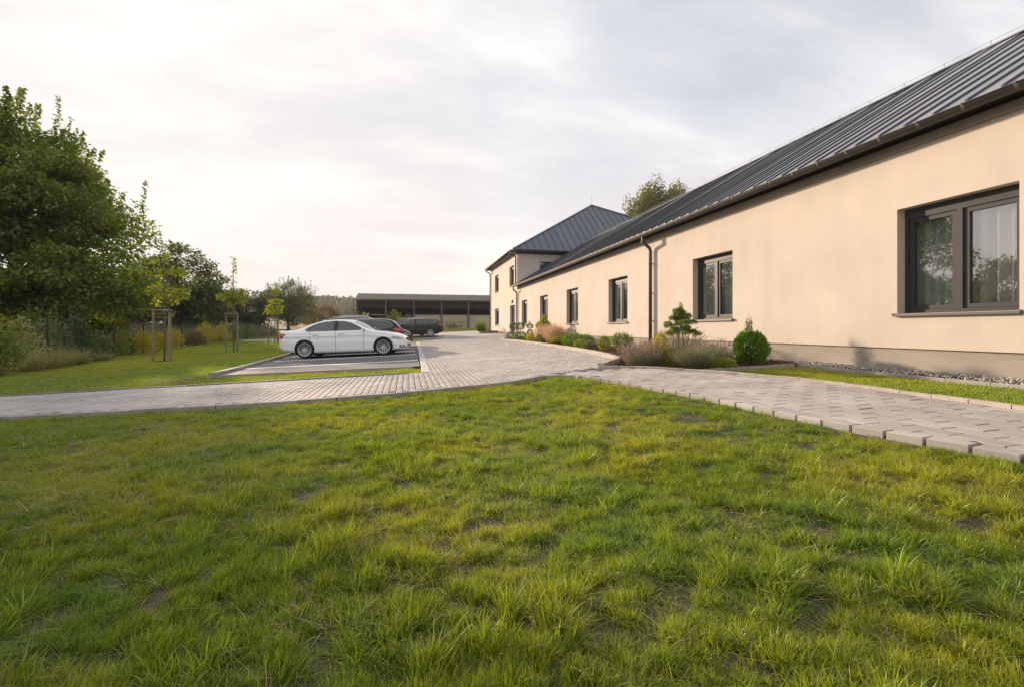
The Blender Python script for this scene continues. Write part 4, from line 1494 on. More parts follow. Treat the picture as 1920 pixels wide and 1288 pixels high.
def bush(name, label, loc, balls, mat, seed, n_=1600, l=0.05, up=0.8, asp=0.5, shell=0.6, rough=0.06, stem=None, group=None, cat='shrub', part='foliage', zmin=-0.9):
    r_ = np.random.default_rng(seed)
    if len(loc) > 2: loc = (loc[0] * BK, loc[1] * BK, loc[2])
    t = thing(name, label, cat, (loc[0], loc[1], gz(loc[0], loc[1]) + (loc[2] if len(loc) > 2 else 0)), group=group)
    tot = sum(b[3] * b[4] * b[5] for b in balls) if len(balls) > 1 else 1
    arr = []
    for b in balls:
        k = n_ if len(balls) == 1 else max(60, int(n_ * (b[3] * b[4] * b[5] / tot) ** 0.75))
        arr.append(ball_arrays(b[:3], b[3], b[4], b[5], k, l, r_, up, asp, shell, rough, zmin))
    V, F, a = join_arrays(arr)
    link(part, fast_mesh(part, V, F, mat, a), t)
    mb = MB()
    for s in (stem or [((0, 0, 0), (0, 0, balls[0][2]), 0.012)]):
        mb.tube([s[0], Vector(s[0]).lerp(Vector(s[1]), 0.5) + Vector((0.008, 0.006, 0)), s[1]], [s[2], s[2] * 0.9, s[2] * 0.7], 7)
    mb.build('stem', M['bark_pale'] if stem else M['bark'], t, smooth=True)
    return t


# ------------------------------------------------------------------ trees
big = [(-0.4, 0, 6.6, 3.6, 4.4, 5.7), (2.2, -0.4, 5.4, 3.9, 3.9, 4.4), (-0.5, 0.2, 8.9, 2.9, 3.2, 3.2), (3.5, 0.3, 3.2, 3.0, 3.0, 2.5), (0.2, -2.5, 2.8, 3.6, 3.2, 2.2), (1.6, 0.3, 7.2, 3.1, 2.9, 3.4)]
tree('maple_tree', 'large dense dark green maple with upright shoots on its crown, at left edge', (-19.2, 28.0), 9.5, 0.30, big, 400, 0.95, 200, 0.175, M['maple'], M['bark'], 3, flat=0.5, droop=0.45, shoots=(120, 2.2, 95), inner=0.55)
tree('walnut_tree', 'rounded dark tree right of the big maple, behind the nearest staked sapling', (-19.2, 45.6), 6.5, 0.22, [(0.6, 0, 5.3, 3.1, 3.0, 3.0), (-1.8, 0, 4.9, 2.8, 2.8, 2.8), (2.0, 0, 3.8, 2.4, 2.2, 2.2)], 95, 0.85, 120, 0.26, M['walnut'], M['bark'], 5, flat=0.6, inner=0.45)
tree('fruit_tree', 'small sparse brownish fruit tree with a low forked trunk beyond the fence', (-21.2, 39.6), 2.6, 0.13, [(0, 0, 3.2, 2.1, 1.9, 1.5)], 46, 0.5, 42, 0.16, M['olive'], M['bark'], 8, flat=0.6, fork=0.42)
tree('fruit_tree', 'low dark leafy tree under the walnut, between it and the fence', (-20.5, 50.5), 3.0, 0.15, [(0, 0, 3.0, 2.6, 2.4, 1.9)], 46, 0.8, 70, 0.24, M['dark_shrub'], M['bark'], 9)
for i, (x, y, h, r_w, lab) in enumerate([(-26.5, 52, 5.4, 2.4, 'dark distant tree just right of the walnut, lowest of the far row'), (-23.6, 55, 5.9, 2.6, 'distant tree behind the middle staked sapling, tallest of the far row'),
                                         (-20.9, 57, 5.6, 2.5, 'distant dark tree between the middle and farthest staked saplings'), (-18.4, 60, 5.4, 2.6, 'distant tree just left of the spiky one by the car')]):
    tree('field_tree', lab, (x, y), h * 0.75, 0.18, [(0, 0, h * 0.55, r_w, r_w, h * 0.44)], 80, 0.75, 100, 0.24, M['farleaf'], M['bark'], 60 + i, group='far trees beyond the meadow', inner=0.4)
tree('spiky_tree', 'olive brown tree with fine upright twigs above the white car boot', (-13.7, 59.3), 5.2, 0.2, [(0.2, 0, 4.3, 2.9, 2.6, 2.0), (0.7, 0, 3.0, 2.6, 2.4, 1.8), (-1.6, 0, 3.7, 1.6, 1.6, 1.7)], 150, 0.7, 130, 0.17, M['olive'], M['bark'], 13, shoots=(60, 1.1, 34), inner=0.45, aspect=0.45)
bush('round_bush', 'big rounded rust-brown bush beyond the white car roof', (-12.9, 79.6), [(0, 0, 2.1, 2.4, 2.2, 2.4), (1.5, 0, 1.5, 1.8, 1.6, 1.6), (-1.6, 0, 1.6, 1.6, 1.6, 1.8)], M['rust'], 14, 3800, 0.30, up=0.5)
tree('field_tree', 'small round far tree beyond the tan field, left of a pair', (-22.8, 169), 3.2, 0.2, [(0, 0, 2.9, 2.4, 2.4, 2.2)], 26, 1.0, 36, 0.55, M['farleaf'], M['bark'], 71, group='small trees on the field')
tree('field_tree', 'larger round far tree just left of the barn corner', (-18.7, 168), 3.6, 0.2, [(0, 0, 3.2, 3.3, 3.0, 2.6)], 32, 1.2, 36, 0.55, M['farleaf'], M['bark'], 72, group='small trees on the field')
bw = [(0, 0, 13.2, 3.4, 3.0, 6.0), (-2.9, 0, 11.6, 2.8, 2.4, 4.4), (3.0, 0, 13.2, 2.9, 2.4, 5.4)]
tree('birch_tree', 'yellow-green birch rising behind the long grey roof', (31.0, 54.5), 16.5, 0.26, bw, 300, 0.95, 140, 0.25, M['birch'], M['bark_pale'], 21, flat=1.5, droop=1.1, inner=0.4)
tree('birch_tree', 'tip of a smaller tree just right of the birch behind the roof', (36.6, 53.2), 15.5, 0.16, [(0, 0, 14.0, 1.5, 1.5, 3.9)], 40, 0.6, 90, 0.22, M['birch'], M['bark_pale'], 22, flat=1.3, droop=0.9)
# trees left of the picture whose reflections the big window shows
for i, (x, y, h, w_) in enumerate([(-30, 31.5, 6.2, 3.0), (-26.5, 24.6, 7.2, 2.4), (-28, 20.0, 8.2, 3.2)]):
    tree('garden_tree', ['leafy garden tree left of the big maple, outside the view', 'tallest garden tree well left of the view', 'rounded garden tree farthest left of the view'][i], (x, y), h * 0.7, 0.2,
         [(0, 0, h * 0.55, w_, w_, h * 0.42)], 70, 0.8, 70, 0.26, M['walnut'], M['bark'], 80 + i, group='garden trees beyond the left edge')


def build_hill():
    xs = np.linspace(-900, 700, 161); ys = np.array([230, 280, 330, 380, 420, 450, 520, 700])
    prof = np.array([-0.3, 3, 9, 17, 23.5, 25.5, 24, 18])
    X, Y = np.meshgrid(xs, ys)
    nz = vnoise(X, Y, 130, 41) * 0.35 + 0.75
    Z = prof[:, None] * nz + 0.6 + np.where(prof[:, None] > 5, vnoise(X, Y, 11, 42) * 1.6, 0)
    nx, ny = len(xs), len(ys)
    i, j = np.meshgrid(np.arange(nx - 1), np.arange(ny - 1))
    a = (j * nx + i).ravel()
    o = structure(link('hill', fast_mesh('hill', np.stack([X, Y, Z], -1).reshape(-1, 3), np.stack([a, a + 1, a + nx + 1, a + nx], -1), M['hill'], smooth=True)))
    r_ = np.random.default_rng(44)
    n_ = 900
    tx = r_.uniform(-260, 160, n_); ty = r_.uniform(330, 455, n_)
    tz = np.interp(ty, ys, prof) * (vnoise(tx, ty, 130, 41) * 0.35 + 0.75) + 0.6
    arr = []
    for k in range(n_):
        rr = r_.uniform(2.2, 4.2)
        arr.append(ball_arrays((tx[k], ty[k], tz[k] + rr * 0.6), rr, rr, rr * 0.9, 46, 1.7, r_, up=0.3, asp=0.8, shell=0.8))
    V, F, a = join_arrays(arr)
    o = link('wood', fast_mesh('wood', V, F, M['farleaf'], a))
    tag(o, 'far wood covering the hazy hill on the horizon', 'wood', kind='stuff')


def build_haze():
    m = bpy.data.materials.new('haze_air')
    m.use_nodes = True
    nt = m.node_tree
    nt.nodes.clear()
    v = nt.nodes.new('ShaderNodeVolumePrincipled')
    v.inputs['Color'].default_value = (0.95, 0.92, 0.90, 1)
    v.inputs['Density'].default_value = 0.0004
    v.inputs['Anisotropy'].default_value = 0.0
    o_ = nt.nodes.new('ShaderNodeOutputMaterial')
    nt.links.new(v.outputs[0], o_.inputs['Volume'])
    mb = MB()
    mb.box(-1600, 1600, -700, 2600, -2.2, 46)
    o = mb.build('haze', m)
    o['kind'] = 'stuff'
    tag(o, 'thin pale evening haze over the whole place', 'haze')


build_haze()
M['hill'] = pm('hill_grass', (0.09, 0.11, 0.055), 0.95, col2=(0.15, 0.15, 0.075), vscale=0.02)
build_hill()
M['stubble'] = pm('stubble', (0.36, 0.27, 0.13), 0.95, var=0.15, vscale=0.3)
structure(sheet('stubble_field', [(-60, 100), (-5, 100), (0, 165), (-90, 165)], 0.05, M['stubble']))

# meadow behind the fence: tall pale reeds, then a mown patch and a low pale wall
r_ = np.random.default_rng(91)
n_ = 5200
mx_ = r_.uniform(-40, -15.9, n_); my_ = r_.uniform(41, 66, n_)
k = (mx_ < -15.6 - (my_ - 36) * 0.02) & (vnoise(mx_, my_, 3.0, 17) > 0.25)
mx_, my_ = mx_[k], my_[k]
parts = []
for x, y in zip(mx_, my_):
    V, F, a, _, _ = blades(7, 0.12, 0.35, 0.9, 1.75, 0.05, r_, 0.6, segs=2)
    V = V * np.array([1, 1, 0.75 + 0.6 * float(vnoise(np.array([x]), np.array([y]), 4.0, 18)[0])])
    parts.append((V + np.array([x, y, gz(x, y)]), F, np.clip(a * 0.6 + 0.4 * r_.random(), 0, 1)))
V, F, a = join_arrays(parts)
tag(link('meadow_grass', fast_mesh('meadow_grass', V, F, M['reed'], a)), 'tall pale meadow grass growing beyond the wire fence', 'grass', kind='stuff')
n_ = 900
mx_ = r_.uniform(-14.5, -4, n_); my_ = r_.uniform(64, 72, n_)
parts = []
for x, y in zip(mx_, my_):
    V, F, a, _, _ = blades(7, 0.12, 0.4, 0.8, 1.5, 0.05, r_, 0.6, segs=2)
    parts.append((V + np.array([x, y, gz(x, y)]), F, a))
V, F, a = join_arrays(parts)
tag(link('tan_grass', fast_mesh('tan_grass', V, F, M['plume'], a)), 'tan dry grass behind the parked cars', 'grass', kind='stuff')
t = thing('low_wall', 'low pale garden wall on the far lawn behind the fence', 'wall', (-25.5, 41, gz(-25.5, 41)), R(-12))
mb = MB(); mb.box(-5, 5.5, -0.15, 0.15, -0.2, 0.55); mb.build('wall_body', M['kerb_dark'], t)
mb = MB(); mb.box(-5.05, 5.55, -0.2, 0.2, 0.55, 0.62); mb.build('coping', M['kerb'], t)
mown('back_lawn', [(-30, 28), (-14.6, 28), (-15.6, 34), (-16, 38), (-32, 38)], 22, 'patch of mown lawn behind the fence under the fruit tree', (-32, -14, 28, 38), 1.5)


# ------------------------------------------------------------------ fence, shrubs along it
def build_fence():
    line = [(-11.0, 14.0), (-11.4, 15.2), (-11.91, 17.4), (-12.58, 20.07), (-13.45, 25.47), (-15.16, 33.47), (-15.2, 45), (-15.2, 60)]
    t = thing('wire_fence', 'dark wire mesh fence with thin posts along the back of the lawn', 'fence', (line[3][0], line[3][1], gz(*line[3][:2])))
    posts = [(-11.45, 15.3), (-12.58, 20.07), (-12.95, 22.4), (-13.45, 25.47), (-14.42, 30.03), (-15.17, 36.35), (-15.18, 39.58), (-15.19, 43.0), (-15.2, 46.5), (-15.2, 50.1), (-15.2, 54), (-15.2, 58)]
    for k, (x, y) in enumerate(posts):
        z = gz(x, y)
        mb = MB()
        ln = 0.05 if k == 1 else 0.0
        mb.tube([(x, y, z - 0.2), (x - ln, y - ln, z + 1.55)], 0.036, 8)
        mb.lathe([(0.034, 0), (0.034, 0.03), (0.001, 0.04)], 8, (x - ln, y - ln, z + 1.55))
        mb.build('post', M['black_metal'], t, world=True)
    x, y = posts[5]
    mb = MB(); mb.tube([(x - 0.05, y - 1.6, gz(x, y)), (x, y, gz(x, y) + 1.5)], 0.025, 8)
    mb.build('brace', M['black_metal'], t, world=True)
    for z in (0.1, 0.5, 0.9, 1.4):
        mb = MB(); mb.tube([(px_, py_, gz(px_, py_) + z) for px_, py_ in line[1:]], 0.004, 4)
        mb.build('wire', M['black_metal'], t, world=True)
    return t


build_fence()


def shrub(name, label, x, y, h, w, mat, seed, group=None, l=0.09, n_=900):
    bs = [(0, 0, h * 0.55, w * 0.5, w * 0.5, h * 0.5), (w * 0.25, 0.05, h * 0.35, w * 0.33, w * 0.33, h * 0.36), (-w * 0.26, 0, h * 0.38, w * 0.33, w * 0.3, h * 0.38), (0.05 * w, 0, h * 0.82, w * 0.22, w * 0.22, h * 0.3)]
    return bush(name, label, (x, y), bs, mat, seed, n_, l, up=0.6, asp=0.55, shell=0.35, rough=0.14, group=group, zmin=-1)


yb = [(-13.95, 29.0, 1.15, 1.0, 'yellow autumn shrub just left of the nearest staked sapling', 'yellow'), (-14.3, 31.3, 1.0, 1.1, 'yellow shrub seen between the nearest stakes', 'yellow'),
      (-14.7, 34.0, 1.15, 1.1, 'yellow shrub just right of the nearest stakes, before the meadow', 'yellow'), (-14.75, 37.4, 1.0, 1.2, 'reddish tan low shrub right of the fence brace', 'rust'),
      (-14.75, 39.0, 1.55, 1.2, 'tallest bright yellow shrub, halfway along the fence', 'yellow'), (-14.75, 42.2, 1.35, 1.3, 'golden shrub next right of the tallest yellow one', 'yellow'),
      (-14.7, 44.7, 1.5, 1.3, 'green shrub directly left of the middle stakes', 'green_shrub'), (-14.7, 48.2, 1.3, 1.6, 'green shrub seen behind the middle stakes', 'green_shrub'),
      (-14.7, 51.5, 1.1, 2.0, 'broad pale green shrub right of the middle stakes', 'sage'), (-14.6, 55.0, 1.0, 2.2, 'broad low shrub left of the farthest stakes', 'olive'),
      (-13.75, 24.8, 1.15, 1.1, 'thin yellow-green shrub right of the dark juniper', 'olive'), (-14.1, 26.8, 1.2, 1.0, 'green and yellow shrub right of the fourth fence post', 'lime'),
      (-14.3, 28.0, 0.95, 0.9, 'small green shrub left of the yellow ones', 'green_shrub')]
for i, (x, y, h, w_, lab, m_) in enumerate(yb):
    shrub('fence_shrub', lab, x, y, h, w_, M[m_], 120 + i, 'shrubs along the fence', l=0.10)
shrub('juniper_shrub', 'dark green juniper beside the fence, behind the nearest posts', -13.3, 22.6, 1.75, 1.25, M['dark_shrub'], 140, l=0.10, n_=1800)
shrub('dark_shrub', 'dense dark green bush at the left edge of the lawn', -11.95, 16.4, 1.7, 1.7, M['maple'], 141, l=0.14, n_=1500)
shrub('autumn_shrub', 'arching yellow-brown shrub behind the nearest visible fence post', -13.3, 21.1, 1.8, 1.3, M['olive'], 142, l=0.10, n_=900)
shrub('autumn_shrub', 'yellow-tan shrub left of the nearest visible fence post', -12.9, 19.2, 1.6, 1.3, M['tan'], 143, l=0.10, n_=800)
for i, (x, y, h, w_, lab) in enumerate([(-11.9, 18.2, 0.9, 0.7, 'tan ornamental grass beside the dark bush at left'), (-12.0, 19.2, 0.95, 0.7, 'tan ornamental grass left of the nearest fence post'),
                                        (-12.3, 20.4, 0.85, 0.7, 'pale ornamental grass at the foot of the nearest fence post'), (-12.4, 21.3, 0.85, 0.7, 'pale ornamental grass before the juniper'), (-12.75, 23.4, 0.5, 0.6, 'low green grass tuft right of the juniper')]):
    grass_clump('ornamental_grass', lab, (x, y), w_ * 0.35, w_, h * 0.5, h, 420, 0.016, M['tan'], 150 + i, curve=0.6, group='ornamental grasses by the fence')


# ------------------------------------------------------------------ staked saplings
def sapling(label, x, y, balls, h, seed, tall=None):
    r_ = np.random.default_rng(seed)
    t = thing('sapling', label, 'young tree', (x, y, gz(x, y)), group='staked young trees on the lawn')
    mb = MB()
    mb.tube([(0, 0, 0), (0.02, 0.01, h * 0.4), (-0.02, 0, h * 0.75), (0, 0, h)], [0.035, 0.03, 0.02, 0.006], 8)
    arr = []
    for b in balls:
        nn = max(3, int(9 * b[3] * b[4] * b[5] * 8))
        nn = min(nn, 26)
        C = np.array(b[:3]) + unit(r_.normal(0, 1, (nn, 3))) * (r_.random((nn, 1)) ** 0.5) * np.array(b[3:])
        for c in C:
            z0 = max(1.7, c[2] - 0.4 - 0.4 * math.hypot(c[0], c[1]))
            mb.tube([(0, 0, min(z0, h * 0.98)), (c[0] * 0.6, c[1] * 0.6, (z0 + c[2]) / 2 + 0.06), tuple(c)], [0.012, 0.008, 0.003], 5, cap=False)
        arr.append(crown_from_clusters(C, np.full(nn, 0.26), 38, 0.125, r_, flat=0.6, droop=0.5))
    if tall:
        z0, z1, cnt = tall
        C = np.stack([r_.normal(0, 0.08, cnt), r_.normal(0, 0.08, cnt), np.linspace(z0, z1, cnt)], -1)
        arr.append(crown_from_clusters(C, np.full(cnt, 0.13), 8, 0.11, r_, droop=0.5))
    mb.build('trunk', M['bark_pale'], t, smooth=True)
    V, F, a = join_arrays(arr)
    link('crown', fast_mesh('crown', V, F, M['sapling'], a), t)


def tree_stake(label, x, y, h, spread=0.34, seed=1):
    r_ = random.Random(seed)
    t = thing('tree_stake', label, 'tree stake', (x, y, gz(x, y)), group='three-legged tree stakes')
    ps = []
    for k in range(3):
        a = R(200 + 120 * k)
        px_, py_ = spread * math.cos(a), spread * math.sin(a)
        mb = MB()
        mb.tube([(px_ * 1.06, py_ * 1.06, -0.1), (px_, py_, h)], [0.043, 0.040], 10)
        mb.build('post', M['stake'], t, smooth=False)
        ps.append((px_, py_))
    for k in range(3):
        a, b = Vector((*ps[k], h - 0.03)), Vector((*ps[(k + 1) % 3], h - 0.03))
        d = (b - a).normalized() * 0.07
        n_ = Vector((-d.y, d.x, 0)).normalized() * 0.045
        off = Vector((a.x + b.x, a.y + b.y, 0)).normalized() * 0.045
        mb = MB(); mb.tube([a - d + off, b + d + off], 0.036, 8)
        mb.build('cross_rail', M['stake'], t)
    mb = MB()
    mb.tube([(1.09 * q[0] * 1.0, 1.09 * q[1], h - 0.24) for q in ps + [ps[0]]], 0.016, 6)
    mb.tube([(ps[0][0], ps[0][1], h - 0.24), (0, 0, h - 0.2)], 0.014, 6)
    mb.build('tie', M['black_metal'], t)
    mb = MB(); mb.lathe([(0.001, 0.03), (0.3, 0.025), (0.42, 0.0)], 14); mb.build('planting_mound', M['mulch'], t)


sapling('nearest young tree with lopsided yellow-green crown in wooden stakes', -9.32, 20.9, [(0.1, 0, 2.55, 0.62, 0.5, 0.4), (-0.5, 0, 2.75, 0.35, 0.3, 0.25), (0.55, 0, 2.7, 0.35, 0.3, 0.25), (0.0, 0, 3.35, 0.3, 0.3, 0.5), (0.45, 0, 3.5, 0.22, 0.2, 0.15)], 4.4, 201, (3.8, 4.5, 7))
tree_stake('nearest set of three grey tree stakes on the lawn', -9.32, 20.9, 2.02, 0.34, 1)
sapling('middle young tree with a thin bare leader above its yellow-green crown', -8.77, 26.7, [(0, 0, 2.7, 0.72, 0.6, 0.42), (-0.45, 0, 2.9, 0.35, 0.3, 0.25), (0.45, 0, 3.0, 0.4, 0.3, 0.3)], 4.85, 202, (3.2, 4.9, 13))
tree_stake('middle set of three tree stakes on the lawn', -8.77, 26.7, 1.98, 0.32, 2)
sapling('farthest young tree with narrow pointed yellow-green crown, left of the white car', -9.04, 35.4, [(0, 0, 2.3, 0.75, 0.6, 0.35), (0, 0, 2.9, 0.5, 0.45, 0.35), (0, 0, 3.5, 0.3, 0.3, 0.35)], 4.2, 203, (3.6, 4.25, 5))
tree_stake('farthest set of three tree stakes, beside the white car boot', -9.04, 35.4, 1.85, 0.36, 3)

# ------------------------------------------------------------------ flower bed
B0 = 0.06
grass_clump('lavender', 'large mauve-tipped lavender at the bed corner beside the driveway', (5.05, 9.45, B0), 0.32, 0.58, 0.22, 0.54, 1000, 0.008, M['sage'], 301, tips=(M['lav_tip'], 0.5), curve=0.3, cat='lavender', tipl=0.028)
grass_clump('lavender', 'tall lavender with pink tips behind the two-stemmed pine', (6.75, 10.7, B0), 0.32, 0.7, 0.4, 0.8, 800, 0.007, M['sage'], 302, tips=(M['lav_tip'], 0.45), curve=0.3, cat='lavender')
grass_clump('lavender', 'thin lavender right of the pine, against the plinth', (6.75, 9.35, B0), 0.3, 0.6, 0.2, 0.5, 750, 0.007, M['sage'], 303, tips=(M['lav_tip'], 0.4), curve=0.3, cat='lavender')
grass_clump('lavender', 'lavender filling the gap left of the yellow conifer', (5.75, 10.3, B0), 0.3, 0.52, 0.25, 0.5, 700, 0.008, M['sage'], 304, tips=(M['lav_tip'], 0.5), curve=0.3, cat='lavender')
grass_clump('silver_shrub', 'fine grey-green feathery shrub spilling before the pine trunks', (5.52, 8.3, B0), 0.22, 0.48, 0.22, 0.46, 1700, 0.010, M['sage'], 305, curve=0.5, cat='shrub')
grass_clump('silver_shrub', 'grey-green feathery shrub right of the pine, behind the low yellow one', (6.25, 8.75, B0), 0.26, 0.5, 0.2, 0.42, 1400, 0.009, M['sage'], 306, curve=0.5, cat='shrub')
bush('low_conifer', 'low flat yellow-green conifer cushion before the round thuja', (6.02, 8.12, B0), [(0, 0, 0.05, 0.27, 0.22, 0.13), (0.14, 0.05, 0.05, 0.16, 0.16, 0.1)], M['lime'], 307, 1300, 0.035, up=0.5)
bush('golden_conifer', 'small golden conifer finger rising from a green tuft in the bed', (5.42, 9.25, B0), [(-0.06, 0, 0.40, 0.125, 0.125, 0.24)], M['gold'], 308, 900, 0.035, up=1.0)
bush('green_tuft_conifer', 'bright green rounded conifer at the foot of the golden one', (5.48, 9.1, B0), [(0, 0, 0.13, 0.2, 0.2, 0.18)], M['lime'], 309, 1200, 0.05, up=1.2, asp=0.25)
bush('heather', 'dark red-brown heather between the golden conifer and the pine', (5.85, 9.75, B0), [(0, 0, 0.12, 0.25, 0.2, 0.18)], M['redbrown'], 310, 700, 0.04)
grass_clump('young_grass', 'small dry grass tuft at the foot of the pine trunks', (5.85, 8.85, B0), 0.1, 0.35, 0.1, 0.3, 160, 0.008, M['tan'], 311, curve=0.6)

pine_balls = []
rp = random.Random(11)
for k in range(26):
    z = 0.60 + 0.50 * (k / 26) ** 1.25 + rp.uniform(-0.03, 0.03)
    a = k * 2.4 + rp.uniform(-0.5, 0.5)
    d = 0.37 * max(0.03, 1 - (z - 0.58) / 0.58) ** 0.9 * rp.uniform(0.45, 1.15)
    s_ = rp.uniform(0.055, 0.095)
    pine_balls.append((d * math.cos(a), d * math.sin(a), z, s_ * 1.15, s_ * 1.15, s_ * 0.55))
for q in ((0.0, 0.0, 1.08, 0.05, 0.05, 0.06), (0.01, 0, 1.16, 0.02, 0.02, 0.07), (0.02, 0.01, 0.86, 0.1, 0.1, 0.05)): pine_balls.append(q)
bush('pine', 'small dark pine with a tiered flat crown on two thin bare trunks', (5.86, 9.3, B0), pine_balls, M['green_shrub'], 312, 3600, 0.042, up=0.35, asp=0.3, shell=0.1, rough=0.1,
     stem=[((-0.035, 0, 0), (-0.045, 0, 0.74), 0.015), ((0.075, -0.02, 0), (0.035, 0, 0.95), 0.015), ((0.0, 0, 0.7), (0, 0, 1.18), 0.009)], cat='small tree', part='crown')
th_balls = [(0, 0, 0.30, 0.285, 0.285, 0.30)]
rt = np.random.default_rng(77)
t = bush('thuja_ball', 'bright green ball-shaped thuja beside the pebble strip', (6.86, 8.33, 0.05), th_balls, M['thuja'], 313, 4200, 0.065, up=1.3, asp=0.36, shell=0.72, rough=0.045)
bush('column_conifer', 'thin upright grey-green conifer behind the thuja ball', (7.08, 8.66, 0.05), [(-0.03, 0, 0.56, 0.05, 0.05, 0.32), (0.04, 0, 0.62, 0.035, 0.035, 0.3), (0.0, 0.02, 0.4, 0.05, 0.05, 0.3)], M['olive'], 314, 800, 0.04, up=1.6, asp=0.3, shell=0.2)
bush('brush_pine', 'dark green brush-like dwarf pine, largest between downpipe and first driveway shrubs', (6.82, 14.3, B0), [(0.05, 0, 0.26, 0.36, 0.34, 0.27)], M['green_shrub'], 315, 2200, 0.075, up=1.5, asp=0.16, shell=0.3)
bush('globe_thuja', 'small green-gold globe thuja left of the brush-like pine', (6.68, 15.3, B0), [(0, 0, 0.2, 0.2, 0.2, 0.22)], M['lime'], 316, 1100, 0.05, up=0.9)
bush('low_shrub', 'low pale green cushion left of the globe thuja', (6.64, 16.5, B0), [(0, 0, 0.1, 0.28, 0.24, 0.15), (0.25, 0.2, 0.08, 0.2, 0.2, 0.12)], M['sage'], 317, 900, 0.05)
bush('low_shrub', 'low yellow-green cushion beside the driveway kerb', (6.47, 17.0, B0), [(0, 0, 0.12, 0.24, 0.22, 0.17)], M['lime'], 318, 900, 0.05)
bush('spreading_conifer', 'broad mid-green spreading conifer mound in the narrow bed', (6.62, 18.2, B0), [(0, 0, 0.22, 0.42, 0.5, 0.26), (0.2, -0.6, 0.2, 0.35, 0.4, 0.22)], M['thuja'], 319, 2400, 0.06, up=0.7)
grass_clump('green_grass', 'upright green grass left of the spreading conifer', (6.5, 20.0, B0), 0.25, 0.5, 0.25, 0.52, 700, 0.012, M['lime'], 320, curve=0.4)
for i, (x, y, lab) in enumerate([(6.75, 20.9, 'pinkish tan plume grass, nearest of the row'), (6.85, 21.9, 'pinkish tan plume grass, middle of the row'), (6.8, 22.9, 'pinkish tan plume grass, farthest of the row')]):
    grass_clump('plume_grass', lab + ' below the far windows', (x, y, B0), 0.25, 0.6, 0.5, 0.9, 600, 0.010, M['plume'], 321 + i, tips=(M['plume'], 0.8), curve=0.6, group='plume grasses in the bed', tipl=0.05, tipspan=0.25)
bush('broad_shrub', 'rounded yellow-green shrub with a pointed top under the fifth window', (7.0, 23.9, B0), [(0, 0, 0.75, 0.33, 0.55, 0.26), (0.0, -0.1, 1.0, 0.16, 0.2, 0.26), (0, 0.4, 0.7, 0.22, 0.3, 0.2)], M['lime'], 325, 1500, 0.07)
bush('topiary', 'clipped topiary with an onion-shaped top above a cone', (6.65, 25.4, B0), [(0, 0, 0.28, 0.17, 0.17, 0.32), (0, 0, 0.74, 0.17, 0.17, 0.13), (0, 0, 0.88, 0.06, 0.06, 0.12)], M['dark_shrub'], 326, 1500, 0.04, shell=0.8, rough=0.02)
bush('globe_thuja', 'tiny dark globe shrub beside the driveway kerb before the topiary', (6.4, 22.6, B0), [(0, 0, 0.18, 0.15, 0.15, 0.18)], M['green_shrub'], 327, 500, 0.05)
bush('low_shrub', 'yellow tan low shrub at the foot of the topiary', (6.4, 24.3, B0), [(0, 0, 0.18, 0.2, 0.4, 0.22)], M['gold'], 328, 700, 0.06)
bush('low_shrub', 'green low shrub near the far end of the bed', (6.5, 26.9, B0), [(0, 0, 0.2, 0.35, 0.5, 0.25)], M['green_shrub'], 329, 900, 0.06)
bush('low_shrub', 'grey-green low shrub at the far tip of the bed', (6.25, 28.3, B0), [(0, 0, 0.18, 0.35, 0.45, 0.24)], M['sage'], 330, 900, 0.06)
for i, (x, y) in enumerate([(6.75, 30.0), (7.02, 29.2)]):
    bush('standard_boxwood', ['round-headed boxwood on a thin stem, left of a pair by the far downpipe', 'round-headed boxwood on a thin stem, right of a pair by the far downpipe'][i], (x, y, B0), [(0, 0, 0.68, 0.24, 0.24, 0.22)], M['dark_shrub'], 331 + i, 900, 0.05, shell=0.7,
         stem=[((0, 0, 0), (0, 0, 0.6), 0.025)], group='pair of standard boxwoods')
# raised planter and plants by the far house
t = thing('planter', 'low dark stone planter at the foot of the far house', 'planter', (6.3, 38.6, gz(6.3, 38.6)))
mb = MB(); mb.box(-0.55, 0.95, -0.6, 0.5, -0.1, 0.22); mb.box(0.95, 1.04, -1.6, 0.4, -0.1, 0.2); mb.build('planter_box', M['kerb_dark'], t)
mb = MB(); mb.box(-0.5, 0.9, -0.55, 0.45, 0.22, 0.26); mb.build('soil', M['mulch'], t)
grass_clump('tall_plant', 'loose upright grey-green plant in the stone planter', (5.9, 38.5, 0.2), 0.3, 0.7, 0.5, 1.15, 500, 0.025, M['green_shrub'], 340, curve=0.5)
for i, (x, y, h, w_, m_, lab) in enumerate([(-4.9, 57, 2.0, 1.6, 'lime', 'yellow-green bush before the left bay of the barn'), (-1.6, 57, 2.3, 1.9, 'lime', 'tallest bright green bush before the second barn bay'), (-0.1, 57.5, 1.75, 2.0, 'sage', 'grey-green bush right of the tallest one before the barn'), (-3.2, 57.6, 1.6, 1.5, 'green_shrub', 'dull green bush under the pale beam of the barn')]):
    shrub('barn_bush', lab, x, y, h, w_, M[m_], 350 + i, 'bushes before the barn', l=0.2, n_=700)

